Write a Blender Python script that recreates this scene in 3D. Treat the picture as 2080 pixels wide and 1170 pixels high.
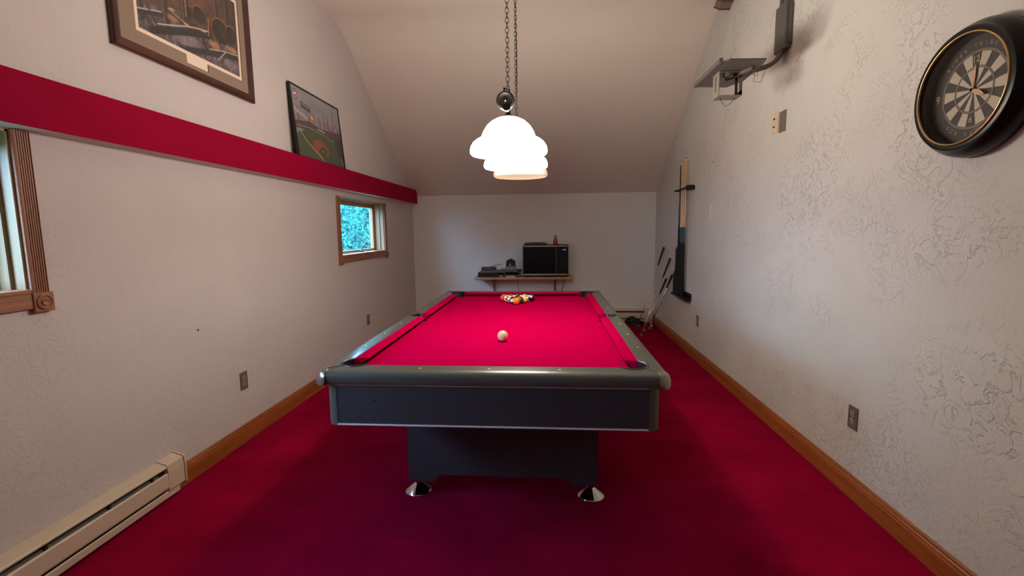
import bpy, bmesh, math, random
import numpy as np
from mathutils import Vector, Matrix
random.seed(7); np.random.seed(7)
sc = bpy.context.scene
for o in list(bpy.data.objects): bpy.data.objects.remove(o)
col = sc.collection
PI = math.pi

# ------------------------------------------------------------------ camera
cd = bpy.data.cameras.new('camera'); cam = bpy.data.objects.new('camera', cd); col.objects.link(cam)
cd.sensor_width = 36; cd.lens = 963.36/2080*36; cd.clip_start = 0.02; cd.clip_end = 200
Rr = Vector((0.99704811, 0.07587169, -0.01177121)); Uu = Vector((0.00250173, 0.12112769, 0.99263378)); Ff = Vector((-0.07673863, 0.98973308, -0.12058032))
m = Matrix((Rr, Uu, -Ff)).transposed().to_4x4(); m.translation = Vector((0.2366, 0, 1.3572)); cam.matrix_world = m
sc.camera = cam

# ------------------------------------------------------------------ world, exposure
w = bpy.data.worlds.new('sky'); sc.world = w; w.use_nodes = True
bg = w.node_tree.nodes['Background']; bg.inputs[0].default_value = (0.34, 0.62, 1.0, 1); bg.inputs[1].default_value = 40.0
sc.view_settings.view_transform = 'Standard'; sc.view_settings.look = 'None'
sc.view_settings.exposure = -0.10; sc.view_settings.gamma = 1.0; sc.view_settings.use_curve_mapping = False
sc.cycles.use_denoising = True; sc.cycles.max_bounces = 8; sc.cycles.diffuse_bounces = 5
sc.cycles.sample_clamp_indirect = 6.0
BULB_W = 16.0; BULB_COL = (1.0, 0.90, 0.78); SHADE_E = 51.0

# ------------------------------------------------------------------ helpers
def lin(r, g=None, b=None):
    if isinstance(r, tuple): r, g, b = r
    f = lambda c: (c/255/12.92) if c/255 <= .04045 else ((c/255+.055)/1.055)**2.4
    return (f(r), f(g), f(b), 1)
def mat(name, c, rough=.6, metal=0, noise=None, bump=None, spec=None, emit=None, coat=0, var=None):
    """noise=(scale, amount) varies colour; bump=(scale, strength, distance)"""
    M = bpy.data.materials.new(name); M.use_nodes = True; nt = M.node_tree; b = nt.nodes['Principled BSDF']
    b.inputs['Base Color'].default_value = c; b.inputs['Roughness'].default_value = rough; b.inputs['Metallic'].default_value = metal
    if spec is not None: b.inputs['Specular IOR Level'].default_value = spec
    if coat: b.inputs['Coat Weight'].default_value = coat; b.inputs['Coat Roughness'].default_value = .08
    if emit: b.inputs['Emission Color'].default_value = emit[0]; b.inputs['Emission Strength'].default_value = emit[1]
    tc = nt.nodes.new('ShaderNodeTexCoord')
    noise = noise or (40, .06)
    n = nt.nodes.new('ShaderNodeTexNoise'); n.inputs['Scale'].default_value = noise[0]; n.inputs['Detail'].default_value = 3
    nt.links.new(tc.outputs['Object'], n.inputs['Vector'])
    mx = nt.nodes.new('ShaderNodeMix'); mx.data_type = 'RGBA'
    a = noise[1]
    mx.inputs[6].default_value = tuple(min(1, x*(1-a)) for x in c[:3])+(1,); mx.inputs[7].default_value = tuple(min(1, x*(1+a)) for x in c[:3])+(1,)
    nt.links.new(n.outputs['Fac'], mx.inputs[0]); nt.links.new(mx.outputs[2], b.inputs['Base Color'])
    if bump:
        n2 = nt.nodes.new('ShaderNodeTexNoise'); n2.inputs['Scale'].default_value = bump[0]; n2.inputs['Detail'].default_value = 4
        nt.links.new(tc.outputs['Object'], n2.inputs['Vector'])
        bp = nt.nodes.new('ShaderNodeBump'); bp.inputs['Strength'].default_value = bump[1]; bp.inputs['Distance'].default_value = bump[2]
        nt.links.new(n2.outputs['Fac'], bp.inputs['Height']); nt.links.new(bp.outputs['Normal'], b.inputs['Normal'])
    return M
def wood_mat(name, c1, c2, axis=1, scale=14, rough=.45):
    M = bpy.data.materials.new(name); M.use_nodes = True; nt = M.node_tree; b = nt.nodes['Principled BSDF']
    tc = nt.nodes.new('ShaderNodeTexCoord'); mp = nt.nodes.new('ShaderNodeMapping')
    s = [scale*3]*3; s[axis] = scale*.12; mp.inputs['Scale'].default_value = s
    n = nt.nodes.new('ShaderNodeTexNoise'); n.inputs['Scale'].default_value = 1; n.inputs['Detail'].default_value = 5; n.inputs['Distortion'].default_value = .6
    cr = nt.nodes.new('ShaderNodeValToRGB'); cr.color_ramp.elements[0].position = .35; cr.color_ramp.elements[1].position = .68
    cr.color_ramp.elements[0].color = c1; cr.color_ramp.elements[1].color = c2
    nt.links.new(tc.outputs['Object'], mp.inputs[0]); nt.links.new(mp.outputs[0], n.inputs[0]); nt.links.new(n.outputs['Fac'], cr.inputs[0])
    nt.links.new(cr.outputs[0], b.inputs['Base Color']); b.inputs['Roughness'].default_value = rough
    return M
def plaster_mat(name, c, strength=.55, ridge=1.0, scale=9.0):
    """hand-trowelled plaster: ridges along the contours of a distorted noise, broken up by a second one"""
    M = bpy.data.materials.new(name); M.use_nodes = True; nt = M.node_tree; N = nt.nodes; Lk = nt.links; b = N['Principled BSDF']
    b.inputs['Roughness'].default_value = .82; b.inputs['Specular IOR Level'].default_value = .25
    tc = N.new('ShaderNodeTexCoord')
    def noise(s, d, dist=0, r=.55):
        n = N.new('ShaderNodeTexNoise'); n.inputs['Scale'].default_value = s; n.inputs['Detail'].default_value = d
        n.inputs['Distortion'].default_value = dist; n.inputs['Roughness'].default_value = r
        Lk.new(tc.outputs['Object'], n.inputs['Vector']); return n.outputs['Fac']
    def mr(x, a, bb, c0=0., c1=1., smooth=True):
        n = N.new('ShaderNodeMapRange'); n.interpolation_type = 'SMOOTHSTEP' if smooth else 'LINEAR'
        n.inputs[1].default_value = a; n.inputs[2].default_value = bb; n.inputs[3].default_value = c0; n.inputs[4].default_value = c1
        Lk.new(x, n.inputs[0]); return n.outputs[0]
    def mth(op, x, y):
        n = N.new('ShaderNodeMath'); n.operation = op
        for i, v in enumerate((x, y)):
            if isinstance(v, (int, float)): n.inputs[i].default_value = v
            else: Lk.new(v, n.inputs[i])
        return n.outputs[0]
    n1 = noise(scale, 5, 1.2)
    st = mr(n1, .49, .515)                       # a trowel edge: a small step up
    st2 = mr(noise(scale*1.7, 4, 1.6), .53, .55)
    mask = mr(noise(2.2, 2), .43, .63)
    mask2 = mr(noise(3.1, 2, .3), .48, .68)
    h = mth('ADD', mth('MULTIPLY', mth('MULTIPLY', st, mask), ridge), mth('MULTIPLY', mth('MULTIPLY', st2, mask2), ridge*.8))
    h = mth('ADD', h, mth('MULTIPLY', noise(42, 4), .75))
    bp = N.new('ShaderNodeBump'); bp.inputs['Strength'].default_value = strength; bp.inputs['Distance'].default_value = .004
    Lk.new(h, bp.inputs['Height']); Lk.new(bp.outputs['Normal'], b.inputs['Normal'])
    mx = N.new('ShaderNodeMix'); mx.data_type = 'RGBA'; mx.inputs[6].default_value = tuple(x*.96 for x in c[:3])+(1,); mx.inputs[7].default_value = tuple(min(1, x*1.04) for x in c[:3])+(1,)
    Lk.new(noise(4, 3), mx.inputs[0]); Lk.new(mx.outputs[2], b.inputs['Base Color'])
    return M

class MB:
    def __init__(s): s.bm = bmesh.new()
    def poly(s, pts):
        vs = [s.bm.verts.new(p) for p in pts]
        try: s.bm.faces.new(vs)
        except ValueError: pass
        return s
    def box(s, x0, x1, y0, y1, z0, z1, bev=0, seg=2, rot=None, piv=None):
        b = bmesh.new(); bmesh.ops.create_cube(b, size=1)
        for v in b.verts: v.co = Vector(((x0+x1)/2+v.co.x*(x1-x0), (y0+y1)/2+v.co.y*(y1-y0), (z0+z1)/2+v.co.z*(z1-z0)))
        if bev: bmesh.ops.bevel(b, geom=b.edges[:], offset=bev, segments=seg, affect='EDGES', profile=.5)
        if rot is not None:
            pv = Vector(piv) if piv else Vector(((x0+x1)/2, (y0+y1)/2, (z0+z1)/2))
            for v in b.verts: v.co = rot @ (v.co-pv) + pv
        s.add(b); return s
    def add(s, b):
        me = bpy.data.meshes.new('t'); b.to_mesh(me); s.bm.from_mesh(me); bpy.data.meshes.remove(me); b.free()
    def prism(s, pts, axis, a0, a1):
        """pts: 2D outline in the plane normal to axis (0: y,z  1: x,z  2: x,y)"""
        def P(p, a):
            if axis == 0: return (a, p[0], p[1])
            if axis == 1: return (p[0], a, p[1])
            return (p[0], p[1], a)
        A = [s.bm.verts.new(P(p, a0)) for p in pts]; B = [s.bm.verts.new(P(p, a1)) for p in pts]; n = len(pts)
        s.bm.faces.new(A[::-1]); s.bm.faces.new(B)
        for i in range(n): s.bm.faces.new((A[i], A[(i+1) % n], B[(i+1) % n], B[i]))
        return s
    def lathe(s, prof, c, axis=(0, 0, 1), n=32, caps=True):
        """prof: list of (radius, height) along axis from c"""
        ax = Vector(axis).normalized(); q = Vector((0, 0, 1)).rotation_difference(ax); c = Vector(c); rings = []
        for r, h in prof:
            rings.append([s.bm.verts.new(c+q @ Vector((max(r, 1e-5)*math.cos(2*PI*i/n), max(r, 1e-5)*math.sin(2*PI*i/n), h))) for i in range(n)])
        for a, b in zip(rings, rings[1:]):
            for i in range(n): s.bm.faces.new((a[i], a[(i+1) % n], b[(i+1) % n], b[i]))
        if caps:
            s.bm.faces.new(rings[0][::-1]); s.bm.faces.new(rings[-1])
        return s
    def tube(s, path, r, n=10, caps=True):
        P = [Vector(p) for p in path]; rings = []; up = None
        rr = r if isinstance(r, (list, tuple)) else [r]*len(P)
        for i, p in enumerate(P):
            t = (P[min(i+1, len(P)-1)]-P[max(i-1, 0)]).normalized()
            if up is None: up = Vector((0, 0, 1)) if abs(t.z) < .9 else Vector((1, 0, 0))
            sd = t.cross(up).normalized(); up = sd.cross(t).normalized()
            rings.append([s.bm.verts.new(p+rr[i]*(sd*math.cos(2*PI*k/n)+up*math.sin(2*PI*k/n))) for k in range(n)])
        for a, b in zip(rings, rings[1:]):
            for i in range(n): s.bm.faces.new((a[i], a[(i+1) % n], b[(i+1) % n], b[i]))
        if caps: s.bm.faces.new(rings[0][::-1]); s.bm.faces.new(rings[-1])
        return s
def org(o):
    p = Vector((0, 0, 0))
    while o is not None: p += o.location; o = o.parent
    return p
def obj(name, mb, m, parent=None, smooth=None, loc=None, label=None):
    bm = mb.bm if isinstance(mb, MB) else mb
    bmesh.ops.recalc_face_normals(bm, faces=bm.faces[:])
    off = org(parent) if parent else Vector(loc or (0, 0, 0))
    bmesh.ops.translate(bm, verts=bm.verts[:], vec=-off)
    me = bpy.data.meshes.new(name); bm.to_mesh(me); bm.free()
    me.materials.append(m)
    if smooth:
        for p in me.polygons: p.use_smooth = True
        if smooth != 'all': me.set_sharp_from_angle(angle=math.radians(smooth))
    o = bpy.data.objects.new(name, me); col.objects.link(o)
    if parent: o.parent = parent
    else: o.location = off
    if label: o['label'] = label
    return o
def thing(name, loc, label, cat, group=None):
    o = bpy.data.objects.new(name, None); col.objects.link(o); o.location = loc; o.empty_display_size = .05
    o['label'] = label; o['category'] = cat
    if group: o['group'] = group
    return o
def tag(o, label, cat, group=None):
    o['label'] = label; o['category'] = cat
    if group: o['group'] = group
    return o
def struct(o, label=None):
    o['kind'] = 'structure'
    if label: o['label'] = label
    return o

# ------------------------------------------------------------------ room constants
XL, XR, YB, YF = -1.757, 1.760, 6.948, -2.6
ZC, SL, YFOLD, ZTOP = 1.873, 0.6432, 4.66, 3.345
XS, ZS0, ZS1 = -1.657, 1.755, 1.949
W1 = (0.33, 1.664, 1.140, 1.750); W2 = (4.45, 5.675, 1.125, 1.700)   # openings y0,y1,z0,z1
TW = 0.16  # wall thickness at the windows

M_wallL = plaster_mat('plaster_left', lin(204, 196, 194), .45, 1.0, 14)
M_wallR = plaster_mat('plaster_right', lin(206, 204, 198), .85, 1.2, 12)
M_wallB = plaster_mat('plaster_back', lin(222, 220, 213), .18, .35, 9)
M_ceil = mat('ceiling_paint', lin(226, 218, 206), .9, noise=(3, .04), bump=(60, .15, .003))
def carpet_mat():
    M = mat('carpet', lin(158, 8, 44), .95, spec=.05)
    nt = M.node_tree; N = nt.nodes; Lk = nt.links; b = N['Principled BSDF']
    tc = N.new('ShaderNodeTexCoord')
    n1 = N.new('ShaderNodeTexNoise'); n1.inputs['Scale'].default_value = 130; n1.inputs['Detail'].default_value = 3
    n2 = N.new('ShaderNodeTexNoise'); n2.inputs['Scale'].default_value = 3.0; n2.inputs['Detail'].default_value = 4
    for n in (n1, n2): Lk.new(tc.outputs['Object'], n.inputs['Vector'])
    ad = N.new('ShaderNodeMath'); ad.operation = 'MULTIPLY_ADD'; Lk.new(n2.outputs['Fac'], ad.inputs[0]); ad.inputs[1].default_value = .5
    m2 = N.new('ShaderNodeMath'); m2.operation = 'MULTIPLY'; Lk.new(n1.outputs['Fac'], m2.inputs[0]); m2.inputs[1].default_value = .5; Lk.new(m2.outputs[0], ad.inputs[2])
    cr = N.new('ShaderNodeValToRGB'); cr.color_ramp.elements[0].position = .35; cr.color_ramp.elements[1].position = .65
    cr.color_ramp.elements[0].color = lin(114, 5, 38); cr.color_ramp.elements[1].color = lin(148, 11, 50)
    Lk.new(ad.outputs[0], cr.inputs[0]); Lk.new(cr.outputs[0], b.inputs['Base Color'])
    bp = N.new('ShaderNodeBump'); bp.inputs['Strength'].default_value = .8; bp.inputs['Distance'].default_value = .006
    Lk.new(n1.outputs['Fac'], bp.inputs['Height']); Lk.new(bp.outputs['Normal'], b.inputs['Normal'])
    b.inputs['Specular IOR Level'].default_value = 0
    return M
M_carpet = carpet_mat()
M_oak = wood_mat('oak_base', lin(132, 70, 28), lin(160, 90, 40), 1, 12, .4)
M_pine = wood_mat('casing_wood', lin(128, 82, 58), lin(158, 106, 78), 2, 12, .5)
M_pineH = wood_mat('casing_wood_rail', lin(128, 82, 58), lin(158, 106, 78), 1, 12, .5)
M_sash = wood_mat('sash_wood', lin(132, 104, 70), lin(158, 128, 88), 2, 12, .5)

# floor, walls
o = obj('floor', MB().box(XL-.2, XR+.2, YF-.2, YB+.2, -.08, 0), M_carpet); struct(o, 'crimson wall-to-wall carpet of the billiard room')
def wall_with_holes():
    b = MB(); ys = sorted({YF, YB+.2, W1[0], W1[1], W2[0], W2[1]}); zt = ZTOP+.1
    for y0, y1 in zip(ys, ys[1:]):
        hole = None
        for W in (W1, W2):
            if y0 >= W[0]-1e-6 and y1 <= W[1]+1e-6: hole = W
        if hole:
            b.box(XL-TW, XL, y0, y1, 0, hole[2]); b.box(XL-TW, XL, y0, y1, hole[3], zt)
        else: b.box(XL-TW, XL, y0, y1, 0, zt)
    return b
struct(obj('wall_left', wall_with_holes(), M_wallL), 'left wall of trowelled off-white plaster with two windows')
struct(obj('wall_right', MB().box(XR, XR+.15, YF, YB+.2, 0, ZTOP+.1), M_wallR), 'right wall of coarse trowelled off-white plaster')
struct(obj('wall_back', MB().box(XL, XR, YB, YB+.15, 0, ZC+.05), M_wallB), 'low end wall behind the shelf and microwave')
struct(obj('wall_front', MB().box(XL, XR, YF-.15, YF, 0, ZTOP+.1), M_wallB))
cb = MB()
fold = []
for k in range(9):
    t = k/8; p0, p1, p2 = (YFOLD+.17, ZTOP-.17*SL), (YFOLD, ZTOP), (YFOLD-.20, ZTOP)
    fold.append((p0[0]*(1-t)**2+p1[0]*2*t*(1-t)+p2[0]*t*t, p0[1]*(1-t)**2+p1[1]*2*t*(1-t)+p2[1]*t*t))
cb.prism([(YB+.15, ZC-SL*.15)]+fold+[(YF-.15, ZTOP), (YF-.15, ZTOP+.12), (YFOLD, ZTOP+.12), (YB+.15, ZC-SL*.15+.14)], 0, XL-.1, XR+.1)
struct(obj('ceiling', cb, M_ceil, smooth=20), 'sloping ceiling folding to flat near the top')
# baseboards (profiled)
def base_prof(x0, s):
    return [(x0, 0), (x0+s*.016, 0), (x0+s*.016, .080), (x0+s*.013, .085), (x0+s*.013, .094), (x0+s*.008, .100), (x0+s*.008, .108), (x0+s*.003, .115), (x0, .115)]
struct(obj('baseboard_right', MB().prism(base_prof(XR, -1), 1, YF, YB), M_oak), 'honey oak baseboard along the right wall')
struct(obj('baseboard_left', MB().prism(base_prof(XL, 1), 1, 2.262, YB-.06), M_oak), 'honey oak baseboard along the left wall')
# crimson beam ledge
M_beam = mat('beam_red', lin(146, 4, 46), .85, spec=.08, noise=(5, .14), bump=(30, .25, .003))
M_under = mat('beam_underside', lin(206, 194, 188), .8)
pts = [(-1.0-1.6, ZS0), (6.862, ZS0), (6.862, ZS1-.10)] + [(6.862-.07*(1-math.cos(a)), ZS1-.10+.095*math.sin(a)) for a in [k*PI/2/8 for k in range(1, 8)]] + [(6.78, ZS1), (-2.6, ZS1)]
bm = MB().prism(pts, 0, XL, XS)
beam = obj('trim_1', bm, M_beam); struct(beam, 'long crimson beam ledge running along the left wall')
beam.data.materials.append(M_under)
for p in beam.data.polygons:
    if p.normal.z < -.9: p.material_index = 1

# ------------------------------------------------------------------ windows
M_glass = bpy.data.materials.new('window_glass'); M_glass.use_nodes = True
nt = M_glass.node_tree; nt.nodes.clear(); out = nt.nodes.new('ShaderNodeOutputMaterial'); ms = nt.nodes.new('ShaderNodeMixShader')
tr = nt.nodes.new('ShaderNodeBsdfTransparent'); gl = nt.nodes.new('ShaderNodeBsdfGlossy'); gl.inputs['Roughness'].default_value = .02
lw = nt.nodes.new('ShaderNodeLayerWeight'); lw.inputs[0].default_value = .5
pw = nt.nodes.new('ShaderNodeMath'); pw.operation = 'POWER'; pw.inputs[1].default_value = 4.0; nt.links.new(lw.outputs['Facing'], pw.inputs[0])
fr = nt.nodes.new('ShaderNodeMath'); fr.operation = 'MULTIPLY_ADD'; fr.inputs[1].default_value = .6; fr.inputs[2].default_value = .035; nt.links.new(pw.outputs[0], fr.inputs[0])
nt.links.new(fr.outputs[0], ms.inputs[0]); nt.links.new(tr.outputs[0], ms.inputs[1]); nt.links.new(gl.outputs[0], ms.inputs[2]); nt.links.new(ms.outputs[0], out.inputs[0])
M_metal_dark = mat('dark_metal', lin(40, 42, 46), .4, .8)
def window(W, name, lab):
    y0, y1, z0, z1 = W; cw = .066
    r = bpy.data.objects.new(name, None); col.objects.link(r); r.location = (XL, (y0+y1)/2, z0); r['kind'] = 'structure'; r['label'] = lab
    # fluted side casings
    for ya, yb in ((y0-cw, y0), (y1, y1+cw)):
        prof = []; n = 6; wd = (yb-ya)
        prof.append((XL, ya)); prof.append((XL+.012, ya))
        for k in range(n):
            a = ya+wd*(.12+.76*k/n); b_ = wd*.76/n
            prof += [(XL+.016, a), (XL+.016, a+b_*.55), (XL+.012, a+b_*.7), (XL+.012, a+b_*.95)]
        prof += [(XL+.016, ya+wd*.9), (XL+.010, yb), (XL, yb)]
        b = MB().prism([(p[0], p[1]) for p in prof], 2, z0-.005, z1+.002); obj('casing', b, M_pine, r)
    # bottom casing and rosette blocks
    obj('sill_casing', MB().box(XL, XL+.016, y0-.005, y1+.005, z0-.062, z0-.004, .003), M_pineH, r)
    obj('stool', MB().box(XL-.06, XL+.014, y0+.002, y1-.002, z0-.004, z0+.014, .003), M_pineH, r)
    for yc in (y0-cw/2, y1+cw/2):
        bl = MB().box(XL, XL+.022, yc-.038, yc+.038, z0-.078, z0-.002, .003)
        q = obj('rosette_block', bl, M_pine, r)
        b = MB().lathe([(.030, 0), (.030, .004), (.026, .006), (.022, .002), (.016, .002), (.012, .006), (.006, .003), (0, .003)], (XL+.0215, yc, z0-.04), (1, 0, 0), 24)
        obj('rosette', b, M_pine, q, smooth=40)
    # jamb liner with stepped stops
    b = MB()
    for ya, s in ((y0, 1), (y1, -1)):
        for xa, xb, t in ((XL-.045, XL, .010), (XL-.10, XL-.045, .024), (XL-TW, XL-.10, .040)):
            b.box(xa, xb, min(ya, ya+s*t), max(ya, ya+s*t), z0+.006, z1)
    obj('jamb', b, M_sash, r)
    b = MB()
    for xa, xb, t in ((XL-.045, XL, .008), (XL-.10, XL-.045, .018), (XL-TW, XL-.10, .028)):
        b.box(xa, xb, y0+.001, y1-.001, z1-t, z1)
    obj('head_jamb', b, M_sash, r)
    # sash
    a0, a1, c0, c1 = y0+.040, y1-.040, z0+.014, z1-.028; t = .034
    b = MB(); xa, xb = XL-.135, XL-.105
    b.box(xa, xb, a0, a0+t, c0, c1, .003).box(xa, xb, a1-t, a1, c0, c1, .003).box(xa, xb, a0, a1, c1-t, c1, .003).box(xa, xb, a0, a1, c0, c0+t*.8, .003)
    s_ = obj('sash', b, M_sash, r)
    obj('pane', MB().box(XL-.122, XL-.118, a0+t-.004, a1-t+.004, c0+t*.8-.004, c1-t+.004), M_glass, s_)
    # crank handle on the stool
    yc = y0+(y1-y0)*.55
    b = MB().box(XL-.085, XL-.055, yc-.03, yc+.03, z0+.014, z0+.030, .004).tube([(XL-.07, yc, z0+.025), (XL-.06, yc+.005, z0+.06), (XL-.05, yc+.03, z0+.085), (XL-.035, yc+.06, z0+.10)], .005)
    b.lathe([(.009, 0), (.009, .02), (.006, .026)], (XL-.035, yc+.06, z0+.095), (0, 0, 1), 12)
    obj('crank_handle', b, M_metal_dark, r, smooth=40)
window(W1, 'window_1', 'near left window with fluted wooden casing, cut off by the frame')
window(W2, 'window_2', 'far left window under the crimson ledge, foliage outside')

# ------------------------------------------------------------------ outside
M_lawn = mat('lawn', lin(50, 76, 50), .9, noise=(6, .3))
struct(obj('lawn', MB().poly([(-60, -40, -.9), (XL-TW, -40, -.9), (XL-TW, 60, -.9), (-60, 60, -.9)]), M_lawn))
M_leaf = mat('leaf', lin(40, 98, 90), 1.0, noise=(2.5, .75), spec=0); M_bark = mat('bark', lin(92, 82, 74), .9, noise=(20, .3))
def tree(cx, cy, zc, rx, rz, n, lab, sd, s=.11):
    rng = np.random.default_rng(sd)
    t = thing('tree', (cx, cy, -.9), lab, 'tree', None)
    c = rng.normal(size=(n, 3)); c /= np.linalg.norm(c, axis=1)[:, None]; c *= (rng.random(n)**.45)[:, None]
    lob = 1+.22*np.sin(c[:, 0]*7+sd)*np.cos(c[:, 1]*6)+.15*np.sin(c[:, 2]*9)
    c = c*lob[:, None]*np.array([rx, rx, rz])+np.array([0, 0, zc+.9])
    a = rng.normal(size=(n, 3)); a /= np.linalg.norm(a, axis=1)[:, None]; b = rng.normal(size=(n, 3)); b = np.cross(a, b); b /= np.linalg.norm(b, axis=1)[:, None]
    k = s*(.6+.8*rng.random(n))[:, None]
    v = np.stack([c-a*k, c-b*k*.45, c+a*k, c+b*k*.45], 1).reshape(-1, 3)
    me = bpy.data.meshes.new('foliage'); me.from_pydata(v.tolist(), [], np.arange(4*n).reshape(-1, 4).tolist()); me.materials.append(M_leaf)
    f = bpy.data.objects.new('foliage', me); col.objects.link(f); f.parent = t; f['kind'] = 'stuff'
    obj('trunk', MB().tube([(cx, cy, -.9), (cx+.05, cy, zc*.5), (cx-.03, cy+.06, zc+rz*.5)], [.11, .08, .03], 10), M_bark, t, smooth='all')
tree(-6.9, 15.7, .55, 1.25, 1.45, 9000, 'leafy tree filling the lower left of the far window view', 3, .075)
tree(-7.6, 19.6, 1.3, 1.5, 1.7, 5200, 'looser leafy tree in the right part of the far window view', 5, .09)
tree(-3.5, 3.2, .75, .85, 1.35, 5200, 'leafy shrub by the near left window, added to block low sky light', 9, .1)  # shrub added to keep low sky light out of the far window

def tree_line():
    rng = np.random.default_rng(21); n = 34000
    y = rng.uniform(-2.6, 40, n); x = -11.5+rng.normal(0, .5, n)  # backdrop of the far window; its added unseen run screens low sky light
    top = 7.0+.7*np.sin(y*.9)+.5*np.sin(y*2.3+1); z = -.6+(top+.6)*rng.random(n)**.8
    c = np.stack([x, y, z], 1); a = rng.normal(size=(n, 3)); a /= np.linalg.norm(a, axis=1)[:, None]; b = np.cross(a, rng.normal(size=(n, 3))); b /= np.linalg.norm(b, axis=1)[:, None]
    k = (.16+.14*rng.random(n))[:, None]; v = np.stack([c-a*k, c-b*k*.6, c+a*k, c+b*k*.6], 1).reshape(-1, 3)
    me = bpy.data.meshes.new('tree_line'); me.from_pydata(v.tolist(), [], np.arange(4*n).reshape(-1, 4).tolist()); me.materials.append(M_leaf)
    o = bpy.data.objects.new('tree_line', me); col.objects.link(o); o['kind'] = 'stuff'; tag(o, 'dense belt of foliage beyond the lawn outside the windows', 'trees')
tree_line()

# ------------------------------------------------------------------ pool table
Y0, PL, HW = 1.9157, 2.235, .559; Y1 = Y0+PL; YC = (Y0+Y1)/2
ZR, ZB = .81, .775; OX = .700; OY0, OY1 = 1.772, Y1+(Y0-1.772); CB = .050   # rail outer, cushion width
T = thing('pool_table', (0, YC, 0), 'charcoal pool table with crimson cloth in the middle of the room', 'pool table')
M_cloth = mat('cloth', lin(158, 1, 58), .92, noise=(14, .05), bump=(300, .15, .002), spec=0)
M_rail = mat('rail_laminate', lin(78, 80, 72), .30, noise=(200, .06), coat=.25)
M_cab = mat('cabinet_laminate', lin(48, 46, 50), .55, noise=(90, .12))
M_cap = mat('corner_casting', lin(150, 142, 134), .22, .75)
M_post = mat('corner_post', lin(84, 88, 82), .42, .35)
M_black = mat('pocket_black', lin(12, 12, 13), .55)
M_strip = mat('trim_strip', lin(225, 220, 222), .35, .1)
M_sight = mat('sight_pearl', lin(235, 225, 215), .3)
M_pock = mat('pocket_rim', lin(38, 37, 37), .4)
CP = [(sx*(HW+.014), y, sx, sy) for sx in (-1, 1) for y, sy in ((Y0-.014, -1), (Y1+.014, 1))]; RC = .060
SPX, RS = .612, .052
def notch_poly():   # bed outline with pocket notches, counter-clockwise
    ex = HW+.03; ya, yb = Y0-.03, Y1+.03; pts = []
    def arc(cx, cy, r, a0, a1, n=12): return [(cx+r*math.cos(a0+(a1-a0)*k/n), cy+r*math.sin(a0+(a1-a0)*k/n)) for k in range(n+1)]
    rr = RC+.004
    def corner(sx, sy):
        cx, cy = sx*(HW+.014), (Y0-.014 if sy < 0 else Y1+.014)
        return cx, cy
    # start lower-left going right
    cx, cy = corner(-1, -1); dx = (ya-cy); h = math.sqrt(rr*rr-dx*dx); a = math.atan2(dx, h)
    pts += arc(cx, cy, rr, math.atan2(h, -(ex+cx)), a)
    cx, cy = corner(1, -1); pts += arc(cx, cy, rr, PI-a, math.atan2(h, ex-cx))
    h2 = math.sqrt(RS**2-(ex-SPX)**2); a2 = math.atan2(-h2, ex-SPX)
    pts += arc(SPX, YC, RS, a2, a2-2*(PI+a2), 12)
    cx, cy = corner(1, 1); pts += arc(cx, cy, rr, -math.atan2(h, ex-cx), -(PI-a))
    cx, cy = corner(-1, 1); pts += arc(cx, cy, rr, -a, -math.atan2(h, -(ex+cx)))
    pts += [(-x, 2*YC-y) for x, y in arc(SPX, YC, RS, a2, a2-2*(PI+a2), 12)]
    return pts
obj('bed_cloth', MB().prism(notch_poly(), 2, ZB-.022, ZB), M_cloth, T)
def outer_prof(n=7, r=.034):   # outward coordinate (0 = outer face) and z: flat top edge to rounded face to bottom
    return [(r, ZR)]+[(r-r*math.sin(k*PI/2/n), ZR-.026+.026*math.cos(k*PI/2/n)) for k in range(1, n+1)]+[(.003, ZR-.05), (.010, ZR-.058)]
def rail(stations, inner, place):
    """stations s; inner(s) inward width at s; place(s, inward, z) -> xyz"""
    b = bmesh.new(); P = outer_prof(); rings = []
    for s in stations:
        wi = inner(s)
        ring = [(wi, ZR-.058), (wi, ZR-.0015), (wi-.0015, ZR)]+P
        rings.append([b.verts.new(place(s, min(p[0], wi), p[1])) for p in ring])
    n = len(rings[0])
    for A, B in zip(rings, rings[1:]):
        for i in range(n): b.faces.new((A[i], A[(i+1) % n], B[(i+1) % n], B[i]))
    b.faces.new(rings[0]); b.faces.new(rings[-1][::-1])
    return b
def lsp(a, b, n): return [a+(b-a)*k/n for k in range(n+1)]
RI = Y0-CB-OY0   # rail width (outer to cushion back)
XE = OX-.046
def inner_end(x):
    wi = min(RI, OX-abs(x)); cx = HW+.014; cy = (Y0-.014)-OY0; d = abs(abs(x)-cx)
    if d < RC: wi = min(wi, cy-math.sqrt(RC*RC-d*d))
    return max(wi, .012)
st = sorted(set(lsp(-XE, -.50, 34)+lsp(-.50, .50, 10)+lsp(.50, XE, 34)))
obj('end_rail', rail(st, inner_end, lambda s, w_, z: (s, OY0+w_, z)), M_rail, T, smooth=35)
obj('end_rail', rail(st, inner_end, lambda s, w_, z: (s, OY1-w_, z)), M_rail, T, smooth=35)
RIX = OX-HW-CB
def inner_side(y):
    e = min(y-OY0, OY1-y); wi = min(RIX, e); cy = (Y0-.014)-OY0; cx = OX-(HW+.014); d = abs(e-cy)
    if d < RC: wi = min(wi, cx-math.sqrt(RC*RC-d*d))
    d = abs(y-YC)
    if d < RS: wi = min(wi, OX-SPX-math.sqrt(RS*RS-d*d))
    return max(wi, .012)
ys = sorted(set(lsp(OY0+.046, OY0+.23, 36)+lsp(OY0+.23, YC-.07, 8)+lsp(YC-.07, YC+.07, 30)+lsp(YC+.07, OY1-.23, 8)+lsp(OY1-.23, OY1-.046, 36)))
for sx in (-1, 1):
    obj('side_rail', rail(ys, inner_side, lambda s, w_, z, sx=sx: (sx*(OX-w_), s, z)), M_rail, T, smooth=35)
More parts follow.
